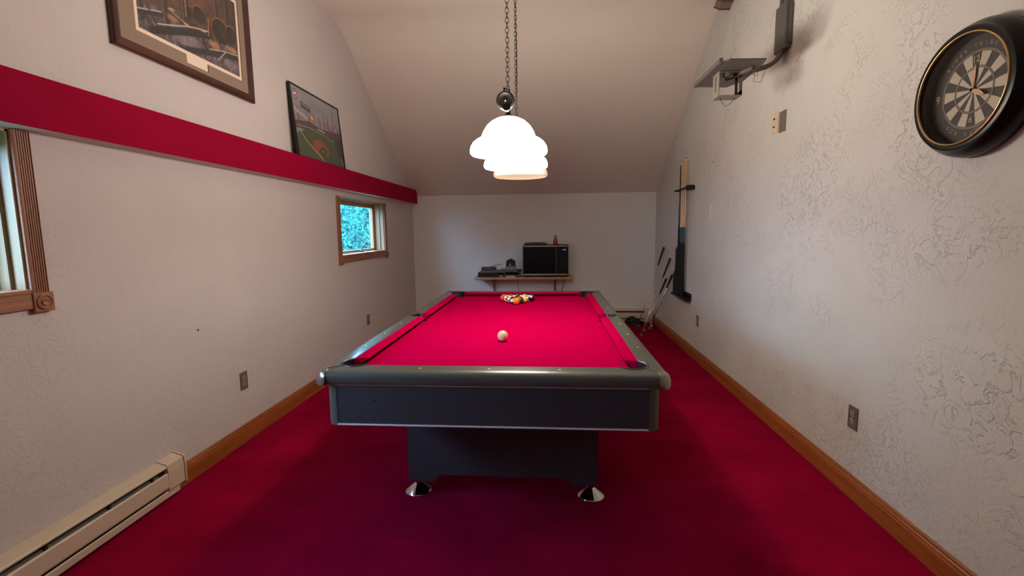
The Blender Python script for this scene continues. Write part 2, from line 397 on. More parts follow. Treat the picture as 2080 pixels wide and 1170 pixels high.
# cushions: back at rail, nose towards the bed, mitred ends
def cushion(a0, a1, e0, e1, place):
    # profile (inward from cushion back, z, end inset factor)
    pr = [(0, ZB+.001), (0, ZR-.001), (.012, ZR), (.040, ZR-.004), (.0485, ZR-.007), (CB, ZR-.010), (.047, ZR-.013), (.016, ZB+.001)]
    b = bmesh.new(); r0 = []; r1 = []
    for wv, z in pr:
        k = wv/CB
        r0.append(b.verts.new(place(a0+e0*k, wv, z))); r1.append(b.verts.new(place(a1-e1*k, wv, z)))
    n = len(pr)
    for i in range(n): b.faces.new((r0[i], r0[(i+1) % n], r1[(i+1) % n], r1[i]))
    b.faces.new(r0); b.faces.new(r1[::-1]); return b
cm, se = .034, .012
for yy, s in ((Y0-CB, 1), (Y1+CB, -1)):
    obj('cushion', cushion(-HW+cm, HW-cm, .05, .05, lambda a, w_, z, yy=yy, s=s: (a, yy+s*w_, z)), M_cloth, T, smooth=35)
for sx in (-1, 1):
    for ya, yb, e0, e1 in ((Y0+cm, YC-.052, .05, .014), (YC+.052, Y1-cm, .014, .05)):
        obj('cushion', cushion(ya, yb, e0, e1, lambda a, w_, z, sx=sx: (sx*(HW+CB-w_), a, z)), M_cloth, T, smooth=35)
# pockets
def pocket(cx, cy, r, ang, span):
    b = bmesh.new(); n = 20
    def ring(rr, z, a0, a1): return [b.verts.new((cx+rr*math.cos(a0+(a1-a0)*k/n), cy+rr*math.sin(a0+(a1-a0)*k/n), z)) for k in range(n+1)]
    R1 = [ring(r-.001, ZR-.002, ang-span, ang+span), ring(r-.004, ZB-.02, ang-span, ang+span), ring(r-.012, .69, ang-span, ang+span)]
    for A, B in zip(R1, R1[1:]):
        for i in range(n): b.faces.new((A[i], A[i+1], B[i+1], B[i]))
    R2 = [ring(r-.001, ZB-.021, 0, 2*PI), ring(r-.008, .69, 0, 2*PI)]
    for A, B in zip(R2, R2[1:]):
        for i in range(n): b.faces.new((A[i], A[i+1], B[i+1], B[i]))
    b.faces.new(R2[-1])
    o = obj('pocket', b, M_black, T, smooth=60)
    rim = bmesh.new(); ra = []
    for k in range(n+1):
        a = ang-span*1.02+2*span*1.02*k/n; c, s = math.cos(a), math.sin(a)
        ra.append([rim.verts.new((cx+rr*c, cy+rr*s, z)) for rr, z in ((r-.003, ZR-.006), (r-.003, ZR+.0015), (r, ZR+.004), (r+.006, ZR+.0035), (r+.008, ZR+.0005), (r+.008, ZR-.003))])
    for A, B in zip(ra, ra[1:]):
        for i in range(6): rim.faces.new((A[i], A[(i+1) % 6], B[(i+1) % 6], B[i]))
    rim.faces.new(ra[0]); rim.faces.new(ra[-1][::-1])
    obj('pocket_rim', rim, M_pock, o, smooth=40)
for cx, cy, sx, sy in CP: pocket(cx, cy, RC, math.atan2(sy, sx), 1.75)
for sx in (-1, 1): pocket(sx*SPX, YC, RS, 0 if sx > 0 else PI, 1.35)
# corner castings
for sx in (-1, 1):
    for sy, oy in ((-1, OY0), (1, OY1)):
        b = bmesh.new(); n = 8; r = .048; cx, cy = sx*(OX-r+.004), oy-sy*(r-.004)
        rings = []
        for rad, z in ((r, ZR-.060), (r+.002, ZR-.05), (r+.001, ZR-.028), (r-.006, ZR-.010), (r-.018, ZR+.0005), (r-.034, ZR+.0035)):
            ring = [b.verts.new((cx-sx*.004*0, cy, z))] if False else []
            for k in range(n+1):
                a = k/n*PI/2; ring.append(b.verts.new((cx+sx*rad*math.cos(a), cy+sy*rad*math.sin(a), z)))
            ring.append(b.verts.new((cx-sx*.002, cy+sy*rad, z)) if rad > .02 else b.verts.new((cx-sx*.002, cy+sy*.012, z)))
            ring.append(b.verts.new((cx-sx*.002, cy-sy*.002, z)))
            ring.append(b.verts.new((cx+sx*rad, cy-sy*.002, z)) if rad > .02 else b.verts.new((cx+sx*.012, cy-sy*.002, z)))
            rings.append(ring)
        q = len(rings[0])
        for A, B in zip(rings, rings[1:]):
            for i in range(q): b.faces.new((A[i], A[(i+1) % q], B[(i+1) % q], B[i]))
        b.faces.new(rings[0]); b.faces.new(rings[-1][::-1])
        # strip running in to the pocket
        p0 = Vector((cx, cy, 0)); p1 = Vector((sx*(HW+.014+RC*.72), (Y0-.014-RC*.72) if sy < 0 else (Y1+.014+RC*.72), 0)); d = (p1-p0).normalized(); nn = Vector((-d.y, d.x, 0))*.005
        mb = MB(); mb.bm = b
        mb.prism([tuple((p0+nn)[:2]), tuple((p0-nn)[:2]), tuple((p1-nn)[:2]), tuple((p1+nn)[:2])], 2, ZR-.01, ZR+.003)
        c_ = obj('corner_casting', mb, M_cap, T, smooth=50, label='polished metal corner casting' if sx < 0 and sy < 0 else None)
        s_ = MB().lathe([(.0035, 0), (.0035, .001), (.001, .0015)], (cx+sx*.020, cy+sy*.020, ZR-.0045), (sx*.3, sy*.3, 1), 10)
        obj('screw', s_, M_black, c_)
# sights
d_ = .091
for sx in (-1, 1):
    for k in (1, 2, 3, 5, 6, 7):
        obj('sight', MB().lathe([(.0058, -.001), (.0058, .0008), (.003, .0012)], (sx*(HW+d_), Y0+PL*k/8, ZR), n=14), M_sight, T)
for yy in (Y0-d_, Y1+d_):
    for k in (-1, 0, 1):
        obj('sight', MB().lathe([(.0058, -.001), (.0058, .0008), (.003, .0012)], (k*HW/2, yy, ZR), n=14), M_sight, T)
# cabinet
CX, CY0, CY1, CZ0, CZ1 = .665, 1.795, OY1-(1.795-OY0), .583, ZR-.058
for yy, s in ((CY0, 1), (CY1, -1)):
    e_ = obj('end_panel', MB().box(-CX+.045, CX-.045, min(yy, yy+s*.02), max(yy, yy+s*.02), CZ0, CZ1), M_cab, T)
    if s > 0:
        for hx in (-.462, .458):
            obj('bolt_hole', MB().lathe([(.0055, 0), (.0055, .0012), (.004, .0014)], (hx, CY0+.0002, .682), (0, -1, 0), 12), M_black, e_)
    obj('trim_strip', MB().box(-CX+.04, CX-.04, min(yy-s*.004, yy), max(yy-s*.004, yy), CZ1-.006, CZ1), M_strip, T, label='pale metal trim strip under the rail' if s > 0 else None)
    obj('trim_strip', MB().box(-CX+.044, CX-.044, min(yy-s*.004, yy), max(yy-s*.004, yy), CZ0-.004, CZ0+.002), M_strip, T)
for sx in (-1, 1):
    obj('side_panel', MB().box(min(sx*CX, sx*(CX-.02)), max(sx*CX, sx*(CX-.02)), CY0+.045, CY1-.045, CZ0, CZ1), M_cab, T)
    for yy, s in ((CY0, 1), (CY1, -1)):
        r = .046; cx, cy = sx*(CX+.002-r), yy+s*(r-.002)
        pts = [(cx, cy-s*r*1.0)]+[(cx+sx*r*math.sin(a), cy-s*r*math.cos(a)) for a in [k*PI/2/8 for k in range(9)]]+[(cx, cy)]
        obj('corner_post', MB().prism(pts, 2, CZ0-.006, CZ1+.004), M_post, T, smooth=35)
obj('underside', MB().box(-CX+.02, CX-.02, CY0+.02, CY1-.02, CZ0+.01, CZ0+.03), M_black, T)
# pedestals
for yc, s in ((2.33, 1), (2*YC-2.33, -1)):
    hw, dz = .478, .092
    pts = [(-hw, CZ0+.01), (-hw, dz), (-hw+.13, dz), (-hw+.16, dz+.035), (hw-.16, dz+.035), (hw-.13, dz), (hw, dz), (hw, CZ0+.01)]
    obj('leg', MB().prism(pts, 1, yc-.085, yc+.085), M_cab, T)
    for fx in (-.452, .452):
        b = MB().lathe([(.068, 0), (.070, .004), (.066, .010), (.022, .040), (.016, .046), (.016, .092)], (fx, yc-.01, 0), n=36)
        obj('foot', b, mat('chrome', lin(200, 200, 205), .12, 1.0) if 'chrome' not in bpy.data.materials else bpy.data.materials['chrome'], T, smooth=35)

# ------------------------------------------------------------------ balls
BR = .0286; ZBL = ZB+BR
def ball_mat(name, c, stripe):
    M = bpy.data.materials.new('ball_'+name); M.use_nodes = True; nt = M.node_tree; N = nt.nodes; Lk = nt.links; b = N['Principled BSDF']
    b.inputs['Roughness'].default_value = .12; b.inputs['Coat Weight'].default_value = .6; b.inputs['Coat Roughness'].default_value = .04
    tc = N.new('ShaderNodeTexCoord'); sp = N.new('ShaderNodeSeparateXYZ'); Lk.new(tc.outputs['Object'], sp.inputs[0])
    def mth(op, x, y=0.0):
        n = N.new('ShaderNodeMath'); n.operation = op
        for i, v in enumerate((x, y)):
            if isinstance(v, (int, float)): n.inputs[i].default_value = v
            else: Lk.new(v, n.inputs[i])
        return n.outputs[0]
    circ = mth('GREATER_THAN', mth('ABSOLUTE', sp.outputs[0]), BR*.90)
    iv = lin(238, 222, 190)
    m1 = N.new('ShaderNodeMix'); m1.data_type = 'RGBA'; m1.inputs[6].default_value = c; m1.inputs[7].default_value = iv
    if stripe: Lk.new(mth('GREATER_THAN', mth('ABSOLUTE', sp.outputs[2]), BR*.52), m1.inputs[0])
    else: m1.inputs[0].default_value = 0
    m2 = N.new('ShaderNodeMix'); m2.data_type = 'RGBA'; Lk.new(circ, m2.inputs[0]); Lk.new(m1.outputs[2], m2.inputs[6]); m2.inputs[7].default_value = iv
    Lk.new(m2.outputs[2], b.inputs['Base Color']); return M
def sphere_mesh(name):
    b = bmesh.new(); bmesh.ops.create_uvsphere(b, u_segments=40, v_segments=24, radius=BR)
    me = bpy.data.meshes.new(name); b.to_mesh(me); b.free()
    for p in me.polygons: p.use_smooth = True
    return me
me = sphere_mesh('cue_ball'); me.materials.append(mat('cue_ball_ivory', lin(236, 206, 158), .14, coat=.6))
cb = bpy.data.objects.new('cue_ball', me); col.objects.link(cb); cb.location = (-.006, 2.452, ZBL); tag(cb, 'ivory cue ball alone on the near half of the cloth', 'billiard ball')
OR = lin(250, 120, 10); BLU = lin(20, 24, 70); GRN = lin(10, 60, 44); MAR = lin(90, 12, 24); YEL = lin(250, 190, 40); RED = lin(225, 30, 30); BLK = lin(14, 14, 16); PUR = lin(44, 22, 78)
# row by row from the apex: (colour, stripe, rotation, label)
rows = [[(OR, 0, (0, .2, .5), 'solid orange ball at the apex of the racked triangle')],
        [(BLU, 0, (.9, 0, 1.2), 'solid navy ball in the second row, left'), (GRN, 0, (1.3, .9, .4), 'dark green ball in the second row, right')],
        [(MAR, 1, (.4, .3, 1.2), 'maroon and ivory striped ball on the left edge, third row'), (BLK, 0, (0, -.9, 1.6), 'black ball in the middle of the triangle'), (YEL, 1, (.5, .3, 1.3), 'yellow and ivory striped ball on the right edge, third row')],
        [(PUR, 1, (.3, .5, 1.1), 'purple and ivory striped ball on the left edge, fourth row'), (OR, 1, (.9, .3, 1), 'orange and ivory striped ball left of centre, fourth row'), (RED, 1, (.8, .2, 1.3), 'red and ivory striped ball right of centre, fourth row'), (BLU, 1, (.3, .3, 1.3), 'blue and ivory striped ball on the right edge, fourth row')],
        [(OR, 1, (.5, 0, .4), 'red-orange ball at the back left corner of the triangle'), (RED, 0, (.3, .8, 0), 'solid red ball in the back row beside the left corner'), (MAR, 0, (1, 1, 0), 'solid maroon ball in the middle of the back row'), (YEL, 0, (0, .6, 1), 'solid yellow ball in the back row beside the right corner'), (PUR, 0, (.6, .4, 1.3), 'solid purple ball at the back right corner of the triangle')]]
rows[4][0] = (lin(240, 70, 30), 0, (.5, 0, .4), rows[4][0][3])
NUM = [[5], [2, 14], [15, 8, 9], [12, 13, 11, 10], [3, 7, 6, 1, 4]]
for r_, row in enumerate(rows):
    for k_, (c, st_, rot, lab) in enumerate(row):
        me = sphere_mesh('ball'); me.materials.append(ball_mat('%d_%d' % (r_, k_), c, st_))
        o = bpy.data.objects.new('numbered_ball', me); col.objects.link(o)
        o.location = (-.018+(k_-r_/2)*.0578, 3.690+r_*.0501, ZBL); o.rotation_euler = rot
        tag(o, lab, 'billiard ball', 'racked balls on the foot spot')

# ------------------------------------------------------------------ billiard light
def opal(name, e, c=(1.0, .86, .68, 1)):
    M = bpy.data.materials.new(name); M.use_nodes = True; nt = M.node_tree; N = nt.nodes; Lk = nt.links; b = N['Principled BSDF']
    tc = N.new('ShaderNodeTexCoord'); n = N.new('ShaderNodeTexNoise'); n.inputs['Scale'].default_value = 60; n.inputs['Detail'].default_value = 4
    Lk.new(tc.outputs['Object'], n.inputs['Vector']); cr = N.new('ShaderNodeValToRGB')
    cr.color_ramp.elements[0].position = .30; cr.color_ramp.elements[1].position = .42
    cr.color_ramp.elements[0].color = (c[0]*.72, c[1]*.62, c[2]*.5, 1); cr.color_ramp.elements[1].color = c
    Lk.new(n.outputs['Fac'], cr.inputs[0]); Lk.new(cr.outputs[0], b.inputs['Emission Color']); b.inputs['Emission Strength'].default_value = e
    b.inputs['Base Color'].default_value = (.85, .8, .7, 1); b.inputs['Roughness'].default_value = .25
    return M
M_on = opal('opal_glass_lit', SHADE_E, (1, .90, .78, 1)); M_off_glow = opal('opal_glass_dim', .42, (1, .80, .52, 1))  # unlit glass gets faint emission in place of light from the neighbouring shades
M_bronze = mat('dark_bronze', lin(46, 40, 38), .25, .85)
LX = .035; LYS = (2.49, 3.02, 3.52); LZ = 1.742
Lt = thing('billiard_light', (LX, 3.0, ZTOP), 'three-shade billiard light with lit opal glass shades hanging over the table', 'lamp')
BZ = LZ+.212
obj('bar', MB().tube([(LX, 2.40, BZ), (LX, 3.62, BZ)], .011, 12).lathe([(.018, 0), (.018, .02)], (LX, 2.39, BZ), (0, 1, 0), 12).lathe([(.018, 0), (.018, .02)], (LX, 3.61, BZ), (0, 1, 0), 12), M_bronze, Lt, smooth=40)
prof_out = [(.190, 0), (.196, .006), (.198, .018), (.194, .038), (.183, .057), (.165, .072), (.150, .080), (.141, .085), (.137, .092), (.128, .115), (.110, .143), (.085, .165), (.055, .180), (.028, .187)]
prof_in = [(r-.005, h) for r, h in prof_out[::-1]]
for i, y in enumerate(LYS):
    b = MB().lathe(prof_out+[(.023, .185)]+prof_in[1:]+[(.190, 0)], (LX, y, LZ), n=56, caps=False)
    s_ = obj('shade', b, M_on if i < 2 else M_off_glow, Lt, smooth=70, label='unlit cream speckled glass shade given a faint glow, lowest in view' if i == 2 else None)
    inner = mat('opal_inner_white', lin(240, 236, 226), .5) if 'opal_inner_white' not in bpy.data.materials else bpy.data.materials['opal_inner_white']
    if i == 2: inner = M_off_glow
    s_.data.materials.append(inner)
    for p in s_.data.polygons:
        c = p.center; q = Vector((c.x-(LX-s_.location.x-Lt.location.x), c.y-(y-Lt.location.y-s_.location.y), 0))
        if p.normal.dot(Vector((q.x, q.y, c.z-(LZ-Lt.location.z)))) < 0: p.material_index = 1
    obj('shade_cap', MB().lathe([(.034, .180), (.030, .192), (.014, .200), (.010, .226)], (LX, y, LZ), n=24), M_bronze, Lt, smooth=40)
    if i < 2:
        obj('bulb', MB().lathe([(.012, .19), (.014, .17), (.022, .155), (.030, .135), (.030, .120), (.020, .104), (.004, .098)], (LX, y, LZ), n=20), opal('bulb_glow', 12), Lt, smooth='all')
        ld = bpy.data.lights.new('bulb_light', 'POINT'); ld.energy = BULB_W; ld.color = BULB_COL; ld.shadow_soft_size = .032
        lo = bpy.data.objects.new('bulb_light', ld); col.objects.link(lo); lo.parent = Lt; lo.location = Vector((LX, y, LZ+.062))-Lt.location
# chains
def chain(x, y, z0, z1, pitch, lr, wr):
    b = MB(); z = z0; k = 0
    while z < z1:
        pts = []
        for j in range(13):
            a = 2*PI*j/12; u, v = lr*.5*math.cos(a), (pitch*.5+lr*.15)*math.sin(a)
            pts.append((x+(u if k % 2 == 0 else u*.25), y+(u*.25 if k % 2 == 0 else u), z+pitch/2+v))
        b.tube(pts, wr, 5, caps=False); z += pitch*.86; k += 1
    return b
c_ = obj('chain', chain(LX, 2.48, 2.05, ZTOP, .027, .017, .0016), M_bronze, Lt, smooth='all')
c_ = obj('chain', chain(LX+.008, 3.0, BZ, ZTOP, .027, .016, .0016), M_bronze, Lt, smooth='all')
for cx, cy in ((LX, 2.48), (LX+.008, 3.0)):
    obj('ceiling_hook', MB().lathe([(.02, 0), (.018, -.008), (.006, -.014), (.004, -.03)], (cx, cy, ZTOP), n=16), M_bronze, Lt, smooth=40)
obj('cord', MB().tube([(LX+.008, 3.008, BZ), (LX+.014, 3.005, 2.4), (LX+.004, 3.008, 2.9), (LX+.01, 3.005, ZTOP)], .0022, 6), M_bronze, Lt, smooth='all')
# pulley reel: drum with front disc facing the camera
rx, ry, rz = LX-.012, 2.455, 2.004
b = MB().lathe([(.030, .050), (.040, .044), (.046, .030), (.047, .010), (.044, .002), (.037, .000), (.029, .007), (.020, .011), (.010, .009), (.004, .006)], (rx, ry, rz), (0, 1, 0), 40)
q = obj('pulley_reel', b, mat('reel_metal', lin(54, 47, 47), .5, .6), Lt, smooth=45)
obj('screw', MB().lathe([(.005, 0), (.005, -.004), (.002, -.007)], (rx, ry+.008, rz), (0, 1, 0), 14), bpy.data.materials['chrome'], q, smooth=40)
obj('reel_bracket', MB().box(rx-.010, rx-.002, ry+.012, ry+.03, rz+.04, rz+.066, .003).box(rx+.016, rx+.024, ry+.012, ry+.03, rz+.03, rz+.055, .003).tube([(rx-.006, ry+.02, rz+.06), (rx+.012, ry+.02, rz+.057), (rx+.02, ry+.02, rz+.05)], .003, 6), M_bronze, Lt, smooth=40)
obj('reel_stem', MB().tube([(rx+.012, ry+.02, rz-.04), (LX, 2.48, BZ)], .007, 8), M_bronze, Lt, smooth=40)

# ------------------------------------------------------------------ flat print painter (vertex colours on a grid)
def print_mat(name, rough=.35, coat=.4):
    M = bpy.data.materials.new(name); M.use_nodes = True; nt = M.node_tree; b = nt.nodes['Principled BSDF']
    a = nt.nodes.new('ShaderNodeVertexColor'); a.layer_name = 'Col'; nt.links.new(a.outputs['Color'], b.inputs['Base Color'])
    b.inputs['Roughness'].default_value = rough; b.inputs['Coat Weight'].default_value = coat; b.inputs['Coat Roughness'].default_value = .1
    return M
class Canvas:
    def __init__(s, w_, h_, c): s.w, s.h = w_, h_; s.U, s.V = np.meshgrid(np.linspace(0, 1, w_), np.linspace(0, 1, h_)); s.a = np.tile(np.array(c, float), (h_, w_, 1)); s.asp = 1.0
    def mix(s, mk, c): s.a = s.a*(1-mk[..., None])+np.array(c, float)*mk[..., None]
    def line(s, pts, wd, c, f=.004):
        for (x0, y0), (x1, y1) in zip(pts, pts[1:]):
            dx, dy = (x1-x0)*s.asp, y1-y0; X = (s.U-x0)*s.asp; Y = s.V-y0; t = np.clip((X*dx+Y*dy)/(dx*dx+dy*dy+1e-9), 0, 1)
            d = np.hypot(X-t*dx, Y-t*dy); s.mix(np.clip((wd-d)/f+.5, 0, 1), c)
    def ell(s, x, y, rx, ry, c, f=.15, al=1):
        d = np.hypot((s.U-x)/rx, (s.V-y)/ry); s.mix(np.clip((1-d)/f+.5, 0, 1)*al, c)
    def poly(s, pts, c, al=1):
        ins = np.zeros_like(s.U, bool); n = len(pts)
        for i in range(n):
            x0, y0 = pts[i]; x1, y1 = pts[(i+1) % n]
            cnd = ((y0 > s.V) != (y1 > s.V)) & (s.U < (x1-x0)*(s.V-y0)/((y1-y0)+1e-12)+x0); ins ^= cnd
        s.mix(ins.astype(float)*al, c)
    def noise(s, sx, sy, sd):
        rng = np.random.default_rng(sd); g = rng.random((sy+2, sx+2)); X = s.U*sx; Y = s.V*sy; i = X.astype(int); j = Y.astype(int); fx = X-i; fy = Y-j
        fx = fx*fx*(3-2*fx); fy = fy*fy*(3-2*fy)
        return (g[j, i]*(1-fx)+g[j, i+1]*fx)*(1-fy)+(g[j+1, i]*(1-fx)+g[j+1, i+1]*fx)*fy
    def mesh(s, name, P, m, parent):
        """P(u, v) -> xyz"""
        vs = [P(u, v) for u, v in zip(s.U.ravel(), s.V.ravel())]; off = org(parent); vs = [(p[0]-off.x, p[1]-off.y, p[2]-off.z) for p in vs]
        W_ = s.w; fs = [(j*W_+i, j*W_+i+1, (j+1)*W_+i+1, (j+1)*W_+i) for j in range(s.h-1) for i in range(W_-1)]
        me = bpy.data.meshes.new(name); me.from_pydata(vs, [], fs); at = me.color_attributes.new('Col', 'FLOAT_COLOR', 'POINT')
        c = np.clip(s.a, 0, 1).reshape(-1, 3); L = np.where(c <= .04045, c/12.92, ((c+.055)/1.055)**2.4)
        at.data.foreach_set('color', np.hstack([L, np.ones((len(L), 1))]).ravel().tolist()); me.materials.append(m)
        o = bpy.data.objects.new(name, me); col.objects.link(o); o.parent = parent; return o
def C8(*c): return tuple(x/255 for x in c)

# ------------------------------------------------------------------ framed turkey print on the upper left wall
FY0, FY1, FZ0, FZ1 = 2.140, 3.190, 2.226, 2.950
Pf = thing('framed_print', (XL, (FY0+FY1)/2, FZ0), 'large wood-framed woodland wildlife print with taupe mat, high on left wall', 'picture')
M_frame = wood_mat('walnut_frame', lin(58, 26, 20), lin(86, 42, 32), 1, 10, .35)
M_frameV = wood_mat('walnut_frame_v', lin(50, 24, 20), lin(74, 36, 30), 2, 10, .35)
fw = .050
def frame_side(pa, pb, inx, inz, m):   # mitred stick: outer edge pa-pb; inward dirs
    prof = [(0, 0), (0, .020), (.006, .026), (.022, .028), (.036, .020), (.046, .014), (fw, .012), (fw, 0)]
    b = bmesh.new(); A = []; B = []
    for u, h in prof:
        A.append(b.verts.new((XL+h, pa[0]+inx[0]*u, pa[1]+inz[0]*u))); B.append(b.verts.new((XL+h, pb[0]+inx[1]*u, pb[1]+inz[1]*u)))
    n = len(prof)
    for i in range(n): b.faces.new((A[i], A[(i+1) % n], B[(i+1) % n], B[i]))
    b.faces.new(A); b.faces.new(B[::-1]); return obj('frame_rail', b, m, Pf)
frame_side((FY0, FZ0), (FY1, FZ0), (1, -1), (1, 1), M_frame); frame_side((FY0, FZ1), (FY1, FZ1), (1, -1), (-1, -1), M_frame)
frame_side((FY0, FZ0), (FY0, FZ1), (1, 1), (1, -1), M_frameV); frame_side((FY1, FZ0), (FY1, FZ1), (-1, -1), (1, -1), M_frameV)
a0, a1, c0, c1 = 2.302, 3.068, 2.362, 2.812; ny0, ny1, nz = 2.624, 2.750, 2.318
M_mat = mat('mat_taupe', lin(142, 122, 106), .85); M_matw = mat('mat_cream', lin(232, 214, 196), .85); M_matl = mat('mat_line', lin(92, 76, 62), .8)
def mat_board(name, ex, x0, x1, m):   # board with a window a+ex and the title notch
    b = MB(); yA, yB, zA, zB = a0-ex, a1+ex, c0-ex, c1+ex
    b.box(x0, x1, FY0+fw-.004, yA, FZ0+fw-.004, FZ1-fw+.004).box(x0, x1, yB, FY1-fw+.004, FZ0+fw-.004, FZ1-fw+.004)
    b.box(x0, x1, yA, yB, zB, FZ1-fw+.004)
    b.box(x0, x1, yA, ny0-ex, FZ0+fw-.004, zA).box(x0, x1, ny1+ex, yB, FZ0+fw-.004, zA).box(x0, x1, ny0-ex, ny1+ex, FZ0+fw-.004, nz-ex)
    return obj(name, b, m, Pf)
obj('backing', MB().box(XL+.001, XL+.005, FY0+.01, FY1-.01, FZ0+.01, FZ1-.01), M_matw, Pf)
mat_board('mat_board', .022, XL+.0085, XL+.0115, M_mat)
mat_board('mat_line', .0195, XL+.0072, XL+.0085, M_matl)
b = MB().box(XL+.005, XL+.0072, a0-.021, a0, c0-.021, c1+.021).box(XL+.005, XL+.0072, a1, a1+.021, c0-.021, c1+.021).box(XL+.005, XL+.0072, a0, a1, c1, c1+.021).box(XL+.005, XL+.0072, a0, a1, nz-.02, c0)
obj('cream_mat', b, M_matw, Pf)
cv = Canvas(230, 140, C8(78, 62, 56)); cv.asp = (a1-a0)/(c1-c0)
n = cv.noise(14, 9, 1)*.6+cv.noise(50, 30, 2)*.4
cv.mix(np.clip((n-.45)*2, 0, 1)*.6, C8(112, 78, 60)); cv.mix(np.clip((.45-n)*2.5, 0, 1)*.7, C8(44, 38, 38))
# lit ground between the trunks
g = np.clip((.30+.05*np.sin(cv.U*9)+.06*cv.U-cv.V)/.07, 0, 1); tex = cv.noise(90, 60, 4)*.5+cv.noise(30, 24, 5)*.5
cv.mix(g*.9, C8(86, 78, 84)); cv.mix(g*np.clip((tex-.5)*3, 0, 1)*.8, C8(142, 130, 136)); cv.mix(g*np.clip((.45-tex)*3, 0, 1)*.7, C8(54, 46, 48))
for x, wd in ((.02, .03), (.23, .034), (.40, .016), (.76, .03), (.89, .045)):
    cv.line([(x+.02, .12), (x, 1.05)], wd, C8(60, 50, 46), .02); cv.line([(x+.02-wd*.6, .16), (x-wd*.6, 1.05)], .004, C8(132, 108, 86))
for x, y, a in ((.50, .62, .05), (.60, .72, .05), (.42, .80, .04), (.70, .86, .05), (.34, .52, .03)): cv.ell(x, y, a, a*1.6, C8(116, 76, 58), .9, .7)
cv.line([(0, .17), (.20, .27)], .026, C8(52, 50, 54)); cv.line([(0, .20), (.20, .30)], .007, C8(190, 178, 168))
cv.ell(.30, .30, .05, .035, C8(172, 122, 92), .7, .8); cv.ell(.72, .26, .06, .05, C8(184, 128, 96), .7, .8); cv.ell(.93, .32, .06, .04, C8(182, 134, 100), .6, .8)
cv.ell(.42, .14, .13, .07, C8(140, 130, 140), .8, .7); cv.ell(.88, .12, .10, .06, C8(146, 130, 136), .8, .7)
cv.line([(.10, .04), (.20, .10), (.43, .23), (.66, .34)], .040, C8(46, 44, 48), .01); cv.line([(.16, .145), (.29, .215), (.43, .30), (.54, .35), (.65, .385)], .007, C8(206, 194, 180))
cv.line([(.36, .0), (.60, .10), (.83, .20), (1, .25)], .036, C8(48, 46, 50), .01); cv.line([(.66, .175), (.83, .245), (1, .285)], .006, C8(196, 180, 160)); cv.line([(.84, .24), (.74, .08)], .009, C8(160, 146, 130)); cv.line([(.86, .24), (.78, .06)], .012, C8(58, 54, 56))
cv.line([(.57, .30), (.63, .14)], .022, C8(50, 46, 48)); cv.line([(.08, .30), (.17, .10)], .010, C8(48, 42, 44)); cv.line([(.07, .16), (.14, .07)], .007, C8(54, 48, 54)); cv.line([(.26, .37), (.42, .31)], .007, C8(56, 48, 44)); cv.line([(.26, .385), (.42, .325)], .004, C8(206, 196, 180))
for bx, by, sx_ in ((.475, .50, .040), (.57, .53, .065), (.80, .48, .10), (.93, .52, .07)):   # dark birds with lit rims
    cv.ell(bx, by+.012, sx_*1.04, sx_*1.62, C8(150, 96, 66), .10); cv.ell(bx, by, sx_, sx_*1.55, C8(46, 38, 38), .14)
    cv.ell(bx+sx_*.3, by+sx_*.2, sx_*.45, sx_*.8, C8(66, 56, 46), .6, .6)
cv.line([(.46, .40), (.455, .62)], .014, C8(40, 33, 34)); cv.line([(.435, .42), (.43, .66)], .007, C8(170, 120, 104)); cv.line([(.655, .34), (.665, .56)], .010, C8(166, 92, 72)); cv.line([(.70, .30), (.68, .46)], .012, C8(52, 38, 40))
for x, y in ((.43, .32), (.60, .36), (.30, .40)): cv.ell(x, y, .028, .014, C8(206, 182, 164), .5, .8)
cv.mix(np.clip((cv.noise(120, 80, 12)-.5)*2, 0, 1)*.22, C8(160, 132, 112))
cv.mesh('print_image', lambda u, v: (XL+.0055, a0+(a1-a0)*u, c0+(c1-c0)*v), print_mat('wildlife_print'), Pf)

# ------------------------------------------------------------------ stadium poster leaning on the ledge
SY0, SY1 = 3.632, 4.484; HB = Vector((-1.690, 0, ZS1)); HT = Vector((XL+.020, 0, 2.508))
Ps = thing('leaning_poster', (-1.69, (SY0+SY1)/2, ZS1), 'black-framed baseball stadium poster leaning on the crimson ledge', 'picture')
upv = (HT-HB); hh = upv.length; upv.normalize(); nrm = Vector((upv.z, 0, -upv.x))   # outwards into the room
def PP(u, v, d): return HB+Vector((0, SY0+(SY1-SY0)*u, 0))+upv*(hh*v)+nrm*d
M_bf = mat('black_frame', lin(16, 15, 16), .4)
def bar_on(u0, u1, v0, v1, d0, d1):
    b = MB(); vs = [b.bm.verts.new(PP(u, v, d)) for d in (d0, d1) for u, v in ((u0, v0), (u1, v0), (u1, v1), (u0, v1))]
    for f in ((0, 1, 2, 3), (7, 6, 5, 4), (0, 4, 5, 1), (1, 5, 6, 2), (2, 6, 7, 3), (3, 7, 4, 0)): b.bm.faces.new([vs[i] for i in f])
    return b
e = .012/ (SY1-SY0); ev = .012/hh
for q in ((0, e, 0, 1), (1-e, 1, 0, 1), (e, 1-e, 0, ev), (e, 1-e, 1-ev, 1)): obj('frame_rail', bar_on(q[0], q[1], q[2], q[3], -.012, .008), M_bf, Ps)
obj('backing', bar_on(e, 1-e, ev, 1-ev, -.004, 0), M_bf, Ps)
cv = Canvas(190, 130, C8(120, 122, 130)); cv.asp = 1.5
cv.a = (np.array(C8(150, 150, 158))*cv.V[..., None]+np.array(C8(118, 112, 120))*(1-cv.V[..., None]))
cv.mix(np.clip((cv.noise(8, 10, 3)-.5)*2, 0, 1)*.35, C8(104, 108, 122))
rng = np.random.default_rng(4)
for k in range(42):
    x = rng.random(); h = .58+rng.random()*.13; cv.poly([(x, .5), (x+.02, .5), (x+.02, h), (x, h)], C8(int(96+rng.random()*50), int(84+rng.random()*36), int(84+rng.random()*30)), .8)
